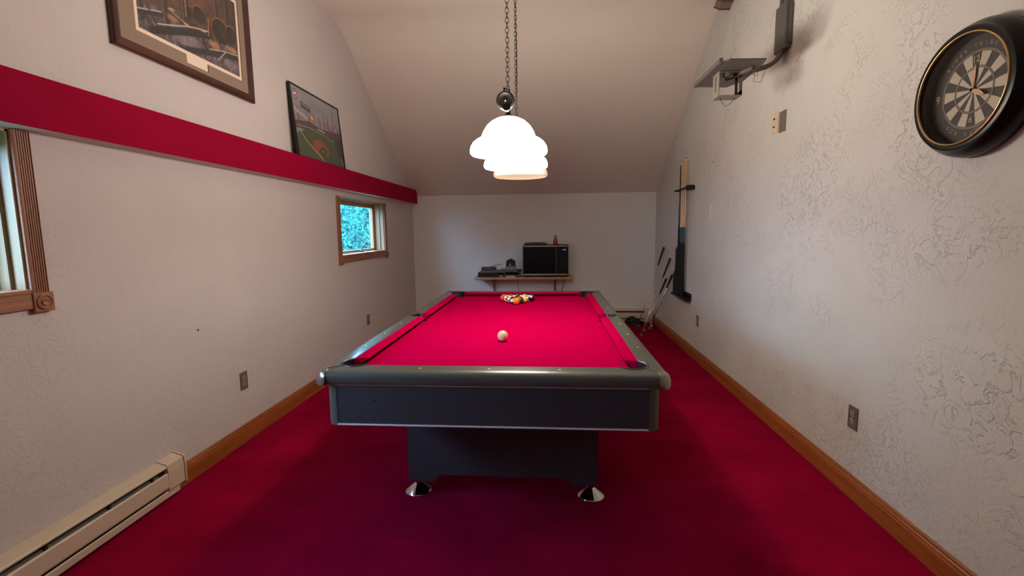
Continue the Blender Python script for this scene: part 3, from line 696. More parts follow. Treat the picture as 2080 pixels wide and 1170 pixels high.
for x in (.62, .70, .84): cv.line([(x, .55), (x, .92 if x > .8 else .80)], .006, C8(60, 58, 64))
cv.poly([(0, .50), (.30, .56), (.52, .52), (1, .58), (1, .44), (0, .40)], C8(84, 70, 74)); cv.poly([(.02, .70), (.26, .62), (.26, .57), (.0, .64)], C8(168, 156, 152))
cv.poly([(.16, .82), (.34, .78), (.34, .70), (.16, .73)], C8(58, 54, 58)); cv.line([(.18, .79), (.32, .76)], .006, C8(170, 168, 168)); cv.line([(.18, .76), (.32, .735)], .005, C8(150, 90, 84))
cv.ell(.36, .62, .06, .035, C8(186, 108, 66), .4); cv.ell(.36, .64, .012, .03, C8(236, 214, 160), .4)
cv.mix(np.clip((cv.noise(60, 40, 6)-.55)*2, 0, 1)*np.clip((.60-cv.V)/.05, 0, 1)*.35, C8(140, 104, 96))
cv.ell(.52, .10, .62, .36, C8(74, 84, 62), .05); cv.poly([(0, .0), (1, .0), (1, .12), (.86, .34), (.0, .26)], C8(74, 84, 62)); cv.poly([(.80, .48), (1, .46), (1, .10), (.90, .12)], C8(64, 60, 66))
cv.line([(.04, .44), (.30, .465), (.56, .44), (.80, .38)], .008, C8(132, 128, 96)); cv.line([(.46, .50), (.60, .485)], .007, C8(206, 202, 196))
cv.poly([(.29, .16), (.31, .27), (.41, .335), (.55, .32), (.65, .23), (.64, .14), (.50, .05)], C8(142, 78, 62)); cv.poly([(.41, .15), (.52, .25), (.62, .20), (.52, .06)], C8(70, 80, 60)); cv.ell(.515, .165, .018, .022, C8(170, 96, 72), .3)
cv.line([(.08, .40), (.17, .26), (.36, .12), (.52, .0)], .006, C8(190, 184, 170)); cv.line([(.93, .14), (.97, .04)], .006, C8(200, 196, 190)); cv.line([(.40, .10), (.50, .02)], .012, C8(150, 144, 136))
for r_, c in ((.055, C8(52, 46, 66)), (.044, C8(214, 208, 206)), (.036, C8(150, 56, 62)), ): cv.ell(.075, .885, r_/1.0*.82, r_*1.35, c, .08)
cv.line([(.055, .89), (.095, .90)], .012, C8(226, 220, 216)); cv.line([(.05, .87), (.10, .87)], .006, C8(210, 180, 178))
cv.mesh('print_image', lambda u, v: tuple(PP(e+(1-2*e)*u, ev+(1-2*ev)*v, .002)), print_mat('stadium_print', .4, .25), Ps)

# ------------------------------------------------------------------ heaters
M_heat = mat('heater_enamel', lin(206, 188, 166), .45, noise=(3, .05)); M_slot = mat('slot_dark', lin(18, 20, 24), .7); M_fin = mat('heater_fins', lin(120, 118, 112), .4, .5)
def heater(name, lab, fn, L, seams):
    """fn(a, d, z): a along, d out from wall"""
    t = thing(name, fn(L/2, 0, 0), lab, 'heater')
    def pr(prof, a0, a1):
        b = MB(); A = [b.bm.verts.new(fn(a0, d, z)) for d, z in prof]; B = [b.bm.verts.new(fn(a1, d, z)) for d, z in prof]; n = len(prof)
        b.bm.faces.new(A); b.bm.faces.new(B[::-1])
        for i in range(n): b.bm.faces.new((A[i], A[(i+1) % n], B[(i+1) % n], B[i]))
        return b
    obj('back_plate', pr([(0, .02), (.006, .02), (.006, .196), (0, .2)], 0, L), M_heat, t)
    obj('top_hood', pr([(0, .206), (.004, .206), (.056, .190), (.060, .184), (.060, .178), (.056, .176), (.050, .184), (.004, .198), (0, .198)], 0, L-.11), M_heat, t)
    obj('front_panel', pr([(.050, .150), (.058, .152), (.063, .146), (.064, .078), (.060, .070), (.056, .072), (.058, .080), (.057, .144)], 0, L-.11), M_heat, t)
    obj('kick_strip', pr([(0, .018), (.052, .018), (.056, .024), (.056, .052), (.052, .056), (.048, .052), (.048, .026), (0, .026)], 0, L-.04), M_heat, t)
    obj('slot_cavity', pr([(.006, .026), (.040, .026), (.040, .176), (.006, .190)], 0, L-.10), M_slot, t)
    obj('fin_rail', pr([(.040, .120), (.049, .126), (.049, .158), (.040, .160)], 0, L-.16), M_fin, t)
    for s in seams: obj('bracket', pr([(.044, .150), (.054, .150), (.056, .178), (.048, .180)], s, s+.012), M_slot, t)
    obj('end_cap', pr([(0, .030), (.058, .052), (.064, .060), (.065, .150), (.061, .190), (.056, .196), (.006, .210), (0, .210)], L-.115, L-.012), M_heat, t)
    obj('end_flange', pr([(0, .024), (.062, .046), (.068, .056), (.069, .152), (.065, .194), (.058, .200), (.006, .214), (0, .214)], L-.010, L), M_heat, t)
    return t
heater('baseboard_heater', 'cream baseboard heater at the foot of the left wall, lower left', lambda a, d, z: (XL+d, -1.0+a, z), 3.255, (2.2, 2.55, 2.82, 3.05))
heater('baseboard_heater', 'cream baseboard heater on the end wall behind the golf putters', lambda a, d, z: (-1.0+a, YB-d, z), 2.735, (.6, 1.2, 1.8))

# ------------------------------------------------------------------ outlets and plates
M_plate = mat('plate_brown_grey', lin(124, 112, 104), .35, .3); M_rec = mat('receptacle', lin(150, 134, 124), .5)
def outlet(wall, y, z, lab, w_=.072, h_=.116, kind='duplex', m=None, group=None):
    x = XL if wall < 0 else XR; s = 1 if wall < 0 else -1
    t = thing('outlet' if kind == 'duplex' else 'wall_plate', (x, y, z), lab, 'outlet' if kind == 'duplex' else 'wall plate', group)
    def bx(d0, d1, ya, yb, za, zb, bev=0): return MB().box(min(x+s*d0, x+s*d1), max(x+s*d0, x+s*d1), y+ya, y+yb, z+za, z+zb, bev)
    obj('plate', bx(0, .006, -w_/2, w_/2, -h_/2, h_/2, .002), m or M_plate, t)
    if kind == 'duplex':
        for dz in (-.021, .021):
            r = obj('receptacle', bx(.005, .0085, -.016, .016, dz-.0135, dz+.0135, .0015), M_rec, t)
            for dy in (-.006, .006): obj('slot', bx(.0083, .0088, dy-.001, dy+.001, dz-.003, dz+.006), M_slot, r)
            obj('slot', bx(.0083, .0088, -.002, .002, dz-.010, dz-.006), M_slot, r)
        obj('screw', bx(.006, .0072, -.002, .002, -.002, .002), M_strip, t)
    if kind == 'jack':
        for dz in (-.026, .026): obj('jack', MB().lathe([(.006, 0), (.006, .006), (.003, .007)], (x+s*.006, y, z+dz), (s, 0, 0), 12), M_slot, t)
    return t
outlet(-1, 2.868, .402, 'brown-grey duplex outlet on the left wall left of the pool table')
outlet(-1, 5.040, .395, 'small distant brown-grey outlet on the left wall below the far window')
outlet(1, 2.405, .405, 'near brown-grey duplex outlet on the right wall above the baseboard')
outlet(1, 4.915, .414, 'small distant outlet on the right wall beyond the cue rack bottom')
outlet(1, 3.318, 2.040, 'blank dark grey wall plate high on right wall beside the ivory plate', .086, .134, 'blank', mat('plate_grey', lin(128, 122, 114), .4, .3))
outlet(1, 3.425, 2.052, 'ivory wall plate with two jacks beside the grey plate', .088, .132, 'jack', mat('plate_ivory', lin(214, 196, 168), .5))
tag(obj('paint_tab', MB().lathe([(.004, 0), (.006, .008), (.006, .16), (.004, .168), (.001, .172)], (XR-.006, 4.626, 1.415), (0, 0, 1), 12), mat('white_stick', lin(226, 216, 204), .5), loc=(XR, 4.626, 1.415), smooth=40), 'thin white upright strip on the right wall beside the cues', 'strip')
for y, z, s_, nm, lab in ((4.638, 1.965, 1, 'wall_screw', 'tiny dark screw in the right wall above the white strip'), (2.512, .815, -1, 'wall_screw', 'tiny dark nail mark in the left wall above the outlet')):
    x = XR if s_ > 0 else XL
    tag(obj(nm, MB().lathe([(.006, 0), (.006, .002), (.003, .004)], (x, y, z), (-s_, 0, 0), 10), M_metal_dark, loc=(x, y, z)), lab, 'screw')

# ------------------------------------------------------------------ dartboard clock
KY, KZ = 1.858, 1.829
K = thing('dartboard_clock', (XR, KY, KZ), 'round black dartboard wall clock at the right edge', 'clock')
M_kf = mat('clock_black', lin(7, 7, 8), .28, spec=.3); M_gold = mat('clock_gold', lin(190, 160, 110), .25, .9)
obj('frame', MB().lathe([(.205, 0), (.226, .004), (.232, .020), (.229, .040), (.219, .060), (.209, .070), (.206, .079), (.196, .082), (.187, .080), (.184, .072), (.184, .028), (0, .026)], (XR, KY, KZ), (-1, 0, 0), 96, caps=False), M_kf, K, smooth=35)
obj('bezel_ring', MB().lathe([(.189, .080), (.188, .084), (.185, .085), (.182, .083), (.182, .078), (.188, .077), (.189, .080)], (XR, KY, KZ), (-1, 0, 0), 96, caps=False), M_gold, K, smooth=60)
xd = XR-.030
def disc_sector(r0, r1, a0, a1, x, n=6):
    b = []
    for k in range(n+1):
        a = a0+(a1-a0)*k/n; b.append((a, r1))
    for k in range(n, -1, -1):
        a = a0+(a1-a0)*k/n; b.append((a, r0))
    return [(x, KY-r*math.sin(a), KZ+r*math.cos(a)) for a, r in b]   # angle clockwise from 12 as seen from the room
M_dial = mat('dial_dark', lin(50, 46, 42), .6); M_dw = mat('dial_cream', lin(186, 176, 156), .6); M_dg = mat('dial_taupe', lin(112, 98, 90), .6)
obj('dial', MB().lathe([(.183, 0), (.183, .002)], (xd+.002, KY, KZ), (-1, 0, 0), 72), M_dial, K)
b = MB()
for k in range(20):
    if k % 2 == 1:
        a = 2*PI*(k-.5)/20; b.poly(disc_sector(.012, .072, a, a+PI/10, xd-.0008)).poly(disc_sector(.080, .124, a, a+PI/10, xd-.0008))
obj('dial_wedges', b, M_dw, K)
b = MB().poly([(xd-.001, KY, KZ)]*0) if False else MB()
for r0, r1 in ((.073, .079), (.125, .133)):
    for k in range(12): b.poly(disc_sector(r0, r1, 2*PI*k/12, 2*PI*(k+1)/12, xd-.0012))
obj('dial_rings', b, M_dg, K)
def text_mesh(s, size):
    cu = bpy.data.curves.new('t', 'FONT'); cu.body = s; cu.size = size; cu.align_x = 'CENTER'; cu.align_y = 'CENTER'; cu.extrude = .0002
    ob = bpy.data.objects.new('t', cu); col.objects.link(ob); dg = bpy.context.evaluated_depsgraph_get(); me = bpy.data.meshes.new_from_object(ob.evaluated_get(dg)); bpy.data.objects.remove(ob); bpy.data.curves.remove(cu); return me
def add_text(b, s, size, fn):
    me = text_mesh(s, size); n0 = len(b.bm.verts); b.bm.from_mesh(me); b.bm.verts.ensure_lookup_table()
    for v in b.bm.verts[n0:]: v.co = Vector(fn(v.co.x, v.co.y, v.co.z))
    bpy.data.meshes.remove(me)
def arc_text(b, s, r, amid, step, size, bottom=False):
    n = len(s)
    for i, ch in enumerate(s):
        if ch == ' ': continue
        a = amid+(i-(n-1)/2)*step*(-1 if bottom else 1)
        def fn(x, y, z, a=a):
            # tangent and radial on the wall, as seen from the room (y decreases to the right)
            rad = (-math.sin(a), math.cos(a)); tan = (-math.cos(a), -math.sin(a))
            if bottom: rad2, tan2 = (-rad[0], -rad[1]), (-tan[0], -tan[1])
            else: rad2, tan2 = rad, tan
            return (xd-.0015-z, KY+rad[0]*r+tan2[0]*x+rad2[0]*y, KZ+rad[1]*r+tan2[1]*x+rad2[1]*y)
        add_text(b, ch, size, fn)
b = MB(); arc_text(b, 'RIVER TRIBU ROAD', .150, .15, .135, .019); arc_text(b, 'FOX VIEW PUB', .150, PI-.12, .15, .021, True)
obj('lettering', b, mat('dial_lettering', lin(158, 144, 126), .6), K)
b = MB()
for s, r, a, sz in (('12', .102, 0, .030), ('6', .102, PI, .030), ('9', .153, 1.5*PI, .040), ('3', .153, .5*PI, .040)):
    ca, sa = math.cos(a), math.sin(a)
    add_text(b, s, sz, lambda x, y, z, r=r, a=a: (xd-.002-z, KY-r*math.sin(a)-x, KZ+r*math.cos(a)+y))
obj('numerals', b, mat('numeral_gold', lin(196, 172, 130), .5), K)
M_hand = mat('hand_wood', lin(206, 160, 120), .4)
def hand(a, L, wd, d):
    rad = Vector((0, -math.sin(a), math.cos(a))); tn = Vector((0, math.cos(a), math.sin(a))); c = Vector((xd-d, KY, KZ)); b = MB()
    pts = [c-rad*.01+tn*.002, c+rad*L*.5+tn*wd, c+rad*L*.8+tn*wd*.7, c+rad*L, c+rad*L*.8-tn*wd*.7, c+rad*L*.5-tn*wd, c-rad*.01-tn*.002]
    A = [b.bm.verts.new(p) for p in pts]; B = [b.bm.verts.new(p-Vector((.0015, 0, 0))) for p in pts]; n = len(pts)
    b.bm.faces.new(A); b.bm.faces.new(B[::-1])
    for i in range(n): b.bm.faces.new((A[i], A[(i+1) % n], B[(i+1) % n], B[i]))
    return b
obj('minute_hand', hand(math.radians(3), .085, .0065, .006), M_hand, K); obj('hour_hand', hand(math.radians(118), .060, .009, .009), M_hand, K)
obj('hub', MB().lathe([(.006, 0), (.006, .012), (.003, .014)], (xd, KY, KZ), (-1, 0, 0), 16), M_kf, K)
obj('cover_glass', MB().lathe([(.183, .074), (.120, .077), (.06, .0785), (0.0005, .079)], (XR, KY, KZ), (-1, 0, 0), 64, caps=False), M_glass, K, smooth='all')

# ------------------------------------------------------------------ cue rack and cues
M_rk = mat('rack_black', lin(12, 11, 12), .5, spec=.3)
CRX = XR-.045
Rk = thing('cue_rack', (XR, 5.42, .58), 'black two-piece wall cue rack on the right wall', 'cue rack')
obj('upper_holder', MB().box(XR-.020, XR-.001, 5.20, 5.66, 1.765, 1.800, .004).box(XR-.072, XR-.062, 5.19, 5.70, 1.774, 1.792, .003).box(XR-.080, XR-.001, 5.145, 5.23, 1.758, 1.806, .010).box(XR-.072, XR-.001, 5.690, 5.705, 1.774, 1.792, .003), M_rk, Rk, smooth=40)
obj('lower_holder', MB().box(XR-.075, XR-.001, 5.15, 5.72, .585, .612, .006).box(XR-.015, XR-.001, 5.15, 5.72, .612, .66, .004).lathe([(.03, 0), (.03, .03)], (XR-.035, 5.165, .578), n=20).lathe([(.03, 0), (.03, .03)], (XR-.035, 5.705, .578), n=20), M_rk, Rk, smooth=40)
M_maple = wood_mat('maple', lin(196, 158, 116), lin(222, 186, 146), 2, 20, .3); M_wrapG = mat('wrap_green', lin(20, 62, 54), .45, coat=.3); M_butt = mat('butt_dark', lin(16, 9, 12), .4, spec=.25); M_tip = mat('ferrule', lin(226, 220, 208), .4); M_blk = mat('black_shaft', lin(24, 18, 18), .3)
def cue(y, ztop, kind, lab, dx=0):
    x = CRX-dx; zb = .613
    t = thing('pool_cue', (x, y, zb), lab, 'pool cue', 'cues standing in the wall rack')
    L = ztop-zb
    def seg(nm, z0, z1, r0, r1, m): obj(nm, MB().tube([(x, y, z0), (x, y, z1)], [r0, r1], 14), m, t, smooth=50)
    def R_(z): return .0155-(.0155-.0062)*(z-zb)/1.47
    if kind == 'short':
        seg('butt', zb, ztop-.02, .0150, .0125, M_butt); seg('joint_pin', ztop-.02, ztop, .006, .006, M_blk); return
    zj, zg = 1.20, 1.37
    seg('butt', zb, zj, R_(zb), R_(zj), M_butt)
    seg('forearm', zj, zg, R_(zj), R_(zg), M_wrapG if kind == 'maple' else M_butt, )
    seg('shaft', zg, ztop-.03, R_(zg), R_(ztop-.03), M_maple if kind == 'maple' else M_blk)
    seg('ferrule', ztop-.03, ztop-.008, R_(ztop), R_(ztop), M_tip if kind == 'maple' else M_blk); seg('tip', ztop-.008, ztop, R_(ztop), R_(ztop)*.8, M_blk)
cue(5.335, 2.110, 'maple', 'maple cue standing nearest the room side of the wall rack'); cue(5.405, 2.112, 'maple', 'second maple cue from the right in the rack'); cue(5.475, 2.090, 'maple', 'maple cue standing next to the black-shafted cue', .0)
cue(5.552, 2.055, 'black', 'black-shafted cue standing left of the maple cues'); cue(5.625, 1.145, 'short', 'short dark cue butt, taller of the two at the left end'); cue(5.692, .865, 'short', 'shortest dark cue butt at the left end of the rack')

# ------------------------------------------------------------------ wall-mounted equipment arm
M_mt = mat('mount_grey', lin(92, 87, 83), .55, .1); M_mt2 = mat('mount_light', lin(140, 134, 126), .5, .2)
Mt = thing('wall_mount', (XR, 3.32, 2.55), 'grey metal television arm mount with tilted platform on the right wall', 'wall mount')
obj('wall_bracket', MB().box(XR-.045, XR, 3.262, 3.402, 2.478, 2.760, .004).box(XR-.020, XR, 3.25, 3.41, 2.50, 2.74, .003), M_mt, Mt)
obj('pole', MB().tube([(XR-.028, 3.355, 2.74), (XR-.028, 3.355, ZTOP-.3)], .015, 14).tube([(XR-.028, 3.305, 2.74), (XR-.028, 3.305, ZTOP-.3)], .012, 14), M_mt, Mt, smooth=40)
def bez(a, b, c, n=10): a, b, c = map(Vector, (a, b, c)); return [a*(1-t)**2+b*2*t*(1-t)+c*t*t for t in [k/n for k in range(n+1)]]
zp = 2.300
pth = [(XR-.03, 3.34, 2.50)]+bez((XR-.032, 3.35, 2.475), (XR-.045, 3.36, 2.400), (XR-.16, 3.34, 2.375), 8)+[(1.50, 3.27, 2.335), (1.38, 3.20, 2.296)]
obj('arm', MB().tube(pth, .013, 12).tube([Vector(p)+Vector((0, -.035, 0)) for p in pth], .013, 12).tube([(1.36, 3.22, zp-.012), (1.44, 3.02, zp-.010)], .015, 12).lathe([(.03, 0), (.03, .02), (.012, .022), (.012, .03)], (1.335, 3.12, zp-.03), n=20), M_mt, Mt, smooth=40)
pl = [(1.222, 3.40), (1.228, 3.17), (1.245, 2.935), (1.262, 2.905), (1.470, 2.922), (1.485, 3.00), (1.500, 3.32), (1.440, 3.452), (1.235, 3.42)]
obj('platform', MB().prism(pl, 2, zp, zp+.008).prism([(1.215, 2.93), (1.235, 2.93), (1.235, 3.42), (1.215, 3.42)], 2, zp-.004, zp+.022), M_mt, Mt)
def strap(y0, y1, z0, z1, x, t_=.004, w_=.045):   # open rectangular cradle seen end on: runs along x
    return None
# cradle: a hanging rectangular loop of slotted metal strap under the platform
xa, xb, ya, yb_, za, zb_ = 1.275, 1.405, 3.095, 3.205, zp-.145, zp-.004
b = MB().box(xa-.004, xa, ya, yb_, za, zb_+.03).box(xa, xb, ya, yb_, za, za+.004).box(xa, xb, ya, yb_, zb_-.004, zb_)
obj('cradle', b, M_mt2, Mt, label='light metal hanging cradle')
b = MB().box(xb, xb+.004, ya, ya+.040, za, zb_).box(xb, xb+.004, yb_-.040, yb_, za, zb_).box(xb, xb+.004, ya, yb_, za, za+.03).box(xb, xb+.004, ya, yb_, zb_-.03, zb_)
obj('cradle_side', b, M_mt, Mt)
obj('cradle_slot', MB().box(xa-.0046, xa-.004, ya+.050, ya+.060, za+.035, zb_-.015), M_slot, Mt)
for pts in ([(1.52, 3.2, zp+.01), (1.50, 3.16, zp-.05), (1.535, 3.14, zp-.06), (1.56, 3.15, zp+.01)], [(1.30, 3.15, za), (1.31, 3.14, za-.03), (1.325, 3.13, za-.055), (1.36, 3.13, za-.035), (1.385, 3.14, za)], [(1.45, 3.1, zp), (1.46, 3.08, zp-.03), (1.485, 3.07, zp-.045), (1.49, 3.08, zp)]):
    obj('wire', MB().tube(pts, .0014, 6), M_metal_dark, Mt, smooth='all')
# bracket end near the top edge
Bk = thing('wall_bracket', (XR, 4.36, 3.23), 'brown and dark grey bracket end near the ceiling, cut off at top', 'bracket')
rot = Matrix.Rotation(math.radians(0), 3, 'X')
def skew(y0, z0, y1, z1, w_, x0, x1):
    d = Vector((0, y1-y0, z1-z0)); b = MB(); pts = [(y0, z0), (y0-w_, z0-.052*w_/.155), (y1-w_, z1-.052*w_/.155), (y1, z1)]
    return b.prism(pts, 0, x0, x1)
obj('end_block', MB().prism([(4.500, 3.262), (4.350, 3.180), (4.290, 3.205), (4.440, 3.290)], 0, XR-.085, XR), mat('bracket_brown', lin(132, 104, 86), .6), Bk)
obj('arm', MB().prism([(4.440, 3.290), (4.290, 3.205), (4.10, 3.262), (4.25, 3.340)], 0, XR-.088, XR), mat('bracket_grey', lin(82, 72, 72), .6), Bk)
obj('edge_strip', MB().prism([(4.505, 3.256), (4.352, 3.170), (4.350, 3.180), (4.500, 3.265)], 0, XR-.087, XR), mat('bracket_dark', lin(60, 44, 34), .6), Bk)

# ------------------------------------------------------------------ shelf on the end wall
SZ = .700; SF = 6.628
M_shelf = wood_mat('shelf_wood', lin(176, 118, 70), lin(200, 142, 92), 0, 12, .4)
Sh = thing('wall_shelf', (-.12, YB, SZ-.03), 'honey wood wall shelf on brackets below the microwave', 'shelf')
obj('board', MB().box(-.812, .572, SF, YB, SZ-.032, SZ, .006), M_shelf, Sh)
M_brk = wood_mat('bracket_wood', lin(120, 84, 70), lin(140, 98, 82), 2, 12, .5)
for bx in (-.56, .33):
    obj('bracket', MB().prism([(YB, SZ-.032), (YB-.22, SZ-.032), (YB-.22, SZ-.055), (YB-.10, SZ-.10), (YB-.035, SZ-.20), (YB-.03, SZ-.30), (YB, SZ-.30)], 0, bx-.014, bx+.014), M_brk, Sh)
# microwave
MX0, MX1, MY0, MZ0, MZ1 = -.121, .512, 6.640, SZ+.016, 1.150
Mw = thing('microwave', ((MX0+MX1)/2, 6.78, SZ), 'large black microwave oven with silver edge strips on the shelf', 'microwave')
M_mwb = mat('microwave_shell', lin(16, 13, 13), .5, spec=.25); M_mwd = mat('microwave_door', lin(6, 4, 6), .3, spec=.15); M_mws = mat('microwave_silver', lin(168, 156, 146), .35, .6); M_mwp = mat('microwave_panel', lin(12, 11, 12), .45, spec=.2)
obj('body', MB().box(MX0, MX1, MY0+.02, YB-.02, MZ0, MZ1, .006), M_mwb, Mw)
xs_ = .372
obj('door', MB().box(MX0+.006, xs_-.004, MY0-.004, MY0+.021, MZ0+.034, MZ1-.026, .002), M_mwd, Mw)
obj('silver_strip', MB().box(MX0+.006, xs_-.004, MY0-.006, MY0+.021, MZ1-.024, MZ1-.008, .002), M_mws, Mw); obj('silver_strip', MB().box(MX0+.006, xs_-.004, MY0-.006, MY0+.021, MZ0+.010, MZ0+.032, .002), M_mws, Mw)
obj('silver_strip', MB().box(xs_+.004, MX1-.012, MY0-.006, MY0+.021, MZ1-.024, MZ1-.010, .002), M_mws, Mw); obj('silver_strip', MB().box(xs_+.004, MX1-.012, MY0-.006, MY0+.021, MZ0+.010, MZ0+.030, .002), M_mws, Mw)
obj('handle', MB().box(xs_-.036, xs_-.014, MY0-.022, MY0-.004, MZ0+.045, MZ1-.038, .004), mat('handle_grey', lin(44, 40, 44), .35), Mw)
cp = obj('control_panel', MB().box(xs_+.004, MX1-.010, MY0-.003, MY0+.021, MZ0+.032, MZ1-.028, .002), M_mwp, Mw)
dp = obj('display', MB().box(xs_+.022, MX1-.020, MY0-.0045, MY0-.002, MZ1-.100, MZ1-.040), mat('display_glass', lin(10, 18, 34), .15), Mw)
b = MB(); add_text(b, '1:34', .022, lambda x, y, z: (xs_+.022+.060+x*1.3, MY0-.0052-z, MZ1-.068+y)); obj('display_digits', b, mat('digit_glow', (.3, .5, 1, 1), .5, emit=((.35, .55, 1, 1), .9)), dp)
for r_ in range(6):
    for c_ in range(3):
        bx = xs_+.028+c_*.032; bz = MZ1-.135-r_*.036
        obj('button', MB().box(bx, bx+.024, MY0-.0045, MY0-.003, bz, bz+.022), mat('button_dark', lin(22, 20, 22), .5, spec=.2) if 'button_dark' not in bpy.data.materials else bpy.data.materials['button_dark'], cp)
for fx in (MX0+.03, MX1-.03):
    for fy in (MY0+.05, YB-.06): obj('foot', MB().lathe([(.014, 0), (.012, .017)], (fx, fy, SZ), n=14), M_black, Mw)
# tray on top, bottle
b = MB().prism([(-.104, MZ1+.001), (.216, MZ1+.001), (.218, MZ1+.022), (.150, MZ1+.030), (.055, MZ1+.034), (-.03, MZ1+.031), (-.104, MZ1+.024)], 1, 6.70, 6.90)
tag(obj('flat_case', b, mat('case_dark', lin(22, 16, 14), .5), loc=(.05, 6.8, MZ1)), 'flat dark case with a curved lid on top of the microwave', 'case')
Bt = thing('bottle', (.335, 6.72, MZ1), 'small red bottle standing on top of the microwave', 'bottle')
obj('body', MB().lathe([(.026, 0), (.029, .004), (.031, .03), (.030, .055), (.024, .075), (.014, .095), (.0115, .105), (.0115, .118)], (.335, 6.72, MZ1+.0005), n=24), mat('red_glass', lin(150, 28, 44), .2, coat=.4), Bt, smooth='all')
obj('cap', MB().lathe([(.0125, 0), (.0125, .014), (.011, .016)], (.335, 6.72, MZ1+.1175), n=16), mat('bottle_cap', lin(60, 16, 24), .4), Bt, smooth=40)
# pile left on the shelf
def simple(name, b, m, loc, lab, cat, **k): return tag(obj(name, b, m, loc=loc, **k), lab, cat)
V = thing('video_player', (-.60, 6.78, SZ), 'flat black video player at the left end of the shelf', 'player')
obj('body', MB().box(-.762, -.470, 6.655, 6.88, SZ+.006, SZ+.068, .003), mat('player_black', lin(14, 14, 16), .35), V)
obj('front_slot', MB().box(-.72, -.60, 6.652, 6.656, SZ+.038, SZ+.052), M_mwp, V); 
for fx in (-.74, -.49): obj('foot', MB().box(fx-.012, fx+.012, 6.67, 6.69, SZ, SZ+.006), M_black, V)
simple('magazine', MB().box(-.735, -.47, 6.66, 6.87, SZ+.0685, SZ+.082, .001, rot=Matrix.Rotation(.12, 3, 'Z')), mat('magazine_grey', lin(120, 112, 104), .5), (-.6, 6.76, SZ+.068), 'grey magazine lying on the flat black video player', 'magazine')
simple('magazine', MB().box(-.71, -.46, 6.67, 6.87, SZ+.0825, SZ+.094, .001, rot=Matrix.Rotation(-.2, 3, 'Z')), mat('magazine_dark', lin(86, 74, 70), .5), (-.58, 6.76, SZ+.083), 'darker magazine on top of the grey one, under the small case', 'magazine')
Cs = thing('video_cassette_box', (-.60, 6.77, SZ+.095), 'dark cassette box lying on the magazine pile', 'box')
obj('box', MB().box(-.715, -.515, 6.68, 6.80, SZ+.095, SZ+.140, .002), mat('box_dark', lin(30, 26, 28), .4), Cs); obj('spine_label', MB().box(-.70, -.56, 6.678, 6.681, SZ+.108, SZ+.130), mat('spine', lin(86, 70, 66), .5), Cs)
b = MB().box(-.60, -.430, 6.66, 6.76, SZ+.160, SZ+.171, .001, rot=Matrix.Rotation(-.22, 3, 'Y'))
Bk2 = simple('red_book', b, mat('book_pink', lin(196, 112, 104), .5), (-.51, 6.71, SZ+.13), 'thin pinkish red book tilted on the dark cassette box', 'book')
Bd = thing('device_tray', (-.30, 6.78, SZ+.06), 'slim grey device tray under the upright black unit', 'tray')
obj('tray', MB().prism([(-.475, SZ+.085), (-.44, SZ+.108), (-.225, SZ+.100), (-.150, SZ+.098), (-.150, SZ+.082), (-.23, SZ+.080), (-.37, SZ+.068), (-.44, SZ+.061)], 1, 6.66, 6.86), mat('tray_grey', lin(88, 86, 84), .4), Bd)
obj('dark_end', MB().box(-.200, -.148, 6.655, 6.862, SZ+.080, SZ+.100, .003), M_mwp, Bd)
Pd = thing('round_pad', (-.30, 6.76, SZ), 'rounded black pad stacked under the grey tray', 'pad')
obj('pad', MB().lathe([(.04, 0), (.10, .005), (.108, .014), (.10, .024), (.06, .028)], (-.285, 6.77, SZ+.031), n=36), mat('pad_black', lin(12, 12, 14), .4), Pd, smooth=50)
simple('white_book', MB().box(-.368, -.232, 6.665, 6.80, SZ, SZ+.013, .001), mat('book_white', lin(214, 208, 200), .6), (-.30, 6.73, SZ), 'thin white book lying on the shelf under the black pad', 'book')
simple('grey_book', MB().box(-.355, -.225, 6.675, 6.81, SZ+.0135, SZ+.0305, .001), mat('book_grey', lin(96, 92, 90), .6), (-.30, 6.73, SZ+.013), 'grey book between the white book and the black pad', 'book')
simple('support_block', MB().box(-.462, -.405, 6.67, 6.75, SZ, SZ+.030, .004), mat('clip_grey', lin(120, 116, 112), .4, .4), (-.43, 6.71, SZ), 'small grey metallic object beside the video player', 'gadget')
simple('support_pad', MB().box(-.470, -.415, 6.79, 6.87, SZ, SZ+.060, .004), M_black, (-.44, 6.83, SZ), 'black block behind the small grey gadget', 'block')
# upright black unit (portable radio / charger)
Ra = thing('portable_speaker', (-.296, 6.75, SZ+.10), 'upright black unit with a handle and clear lower window on the tray', 'device')
z0 = SZ+.1005
obj('housing', MB().prism([(-.366, z0+.052), (-.230, z0+.052), (-.236, z0+.125), (-.250, z0+.140), (-.345, z0+.140), (-.360, z0+.125)], 1, 6.70, 6.77), mat('unit_black', lin(14, 15, 16), .3), Ra)
obj('side_frame', MB().prism([(-.372, z0), (-.366, z0), (-.360, z0+.06), (-.366, z0+.06)], 1, 6.70, 6.77).prism([(-.228, z0), (-.222, z0), (-.230, z0+.06), (-.236, z0+.06)], 1, 6.70, 6.77), mat('unit_frame', lin(30, 40, 44), .3), Ra)
obj('lower_window', MB().box(-.365, -.229, 6.71, 6.76, z0+.002, z0+.052), mat('unit_grey', lin(128, 134, 132), .3), Ra)
obj('handle', MB().box(-.322, -.272, 6.715, 6.755, z0+.1395, z0+.156, .005), bpy.data.materials['unit_black'], Ra)
obj('emblem', MB().prism([(-.322, z0+.066), (-.292, z0+.066), (-.300, z0+.078), (-.307, z0+.096), (-.314, z0+.078)], 1, 6.697, 6.701), mat('emblem_white', lin(210, 214, 214), .4), Ra)
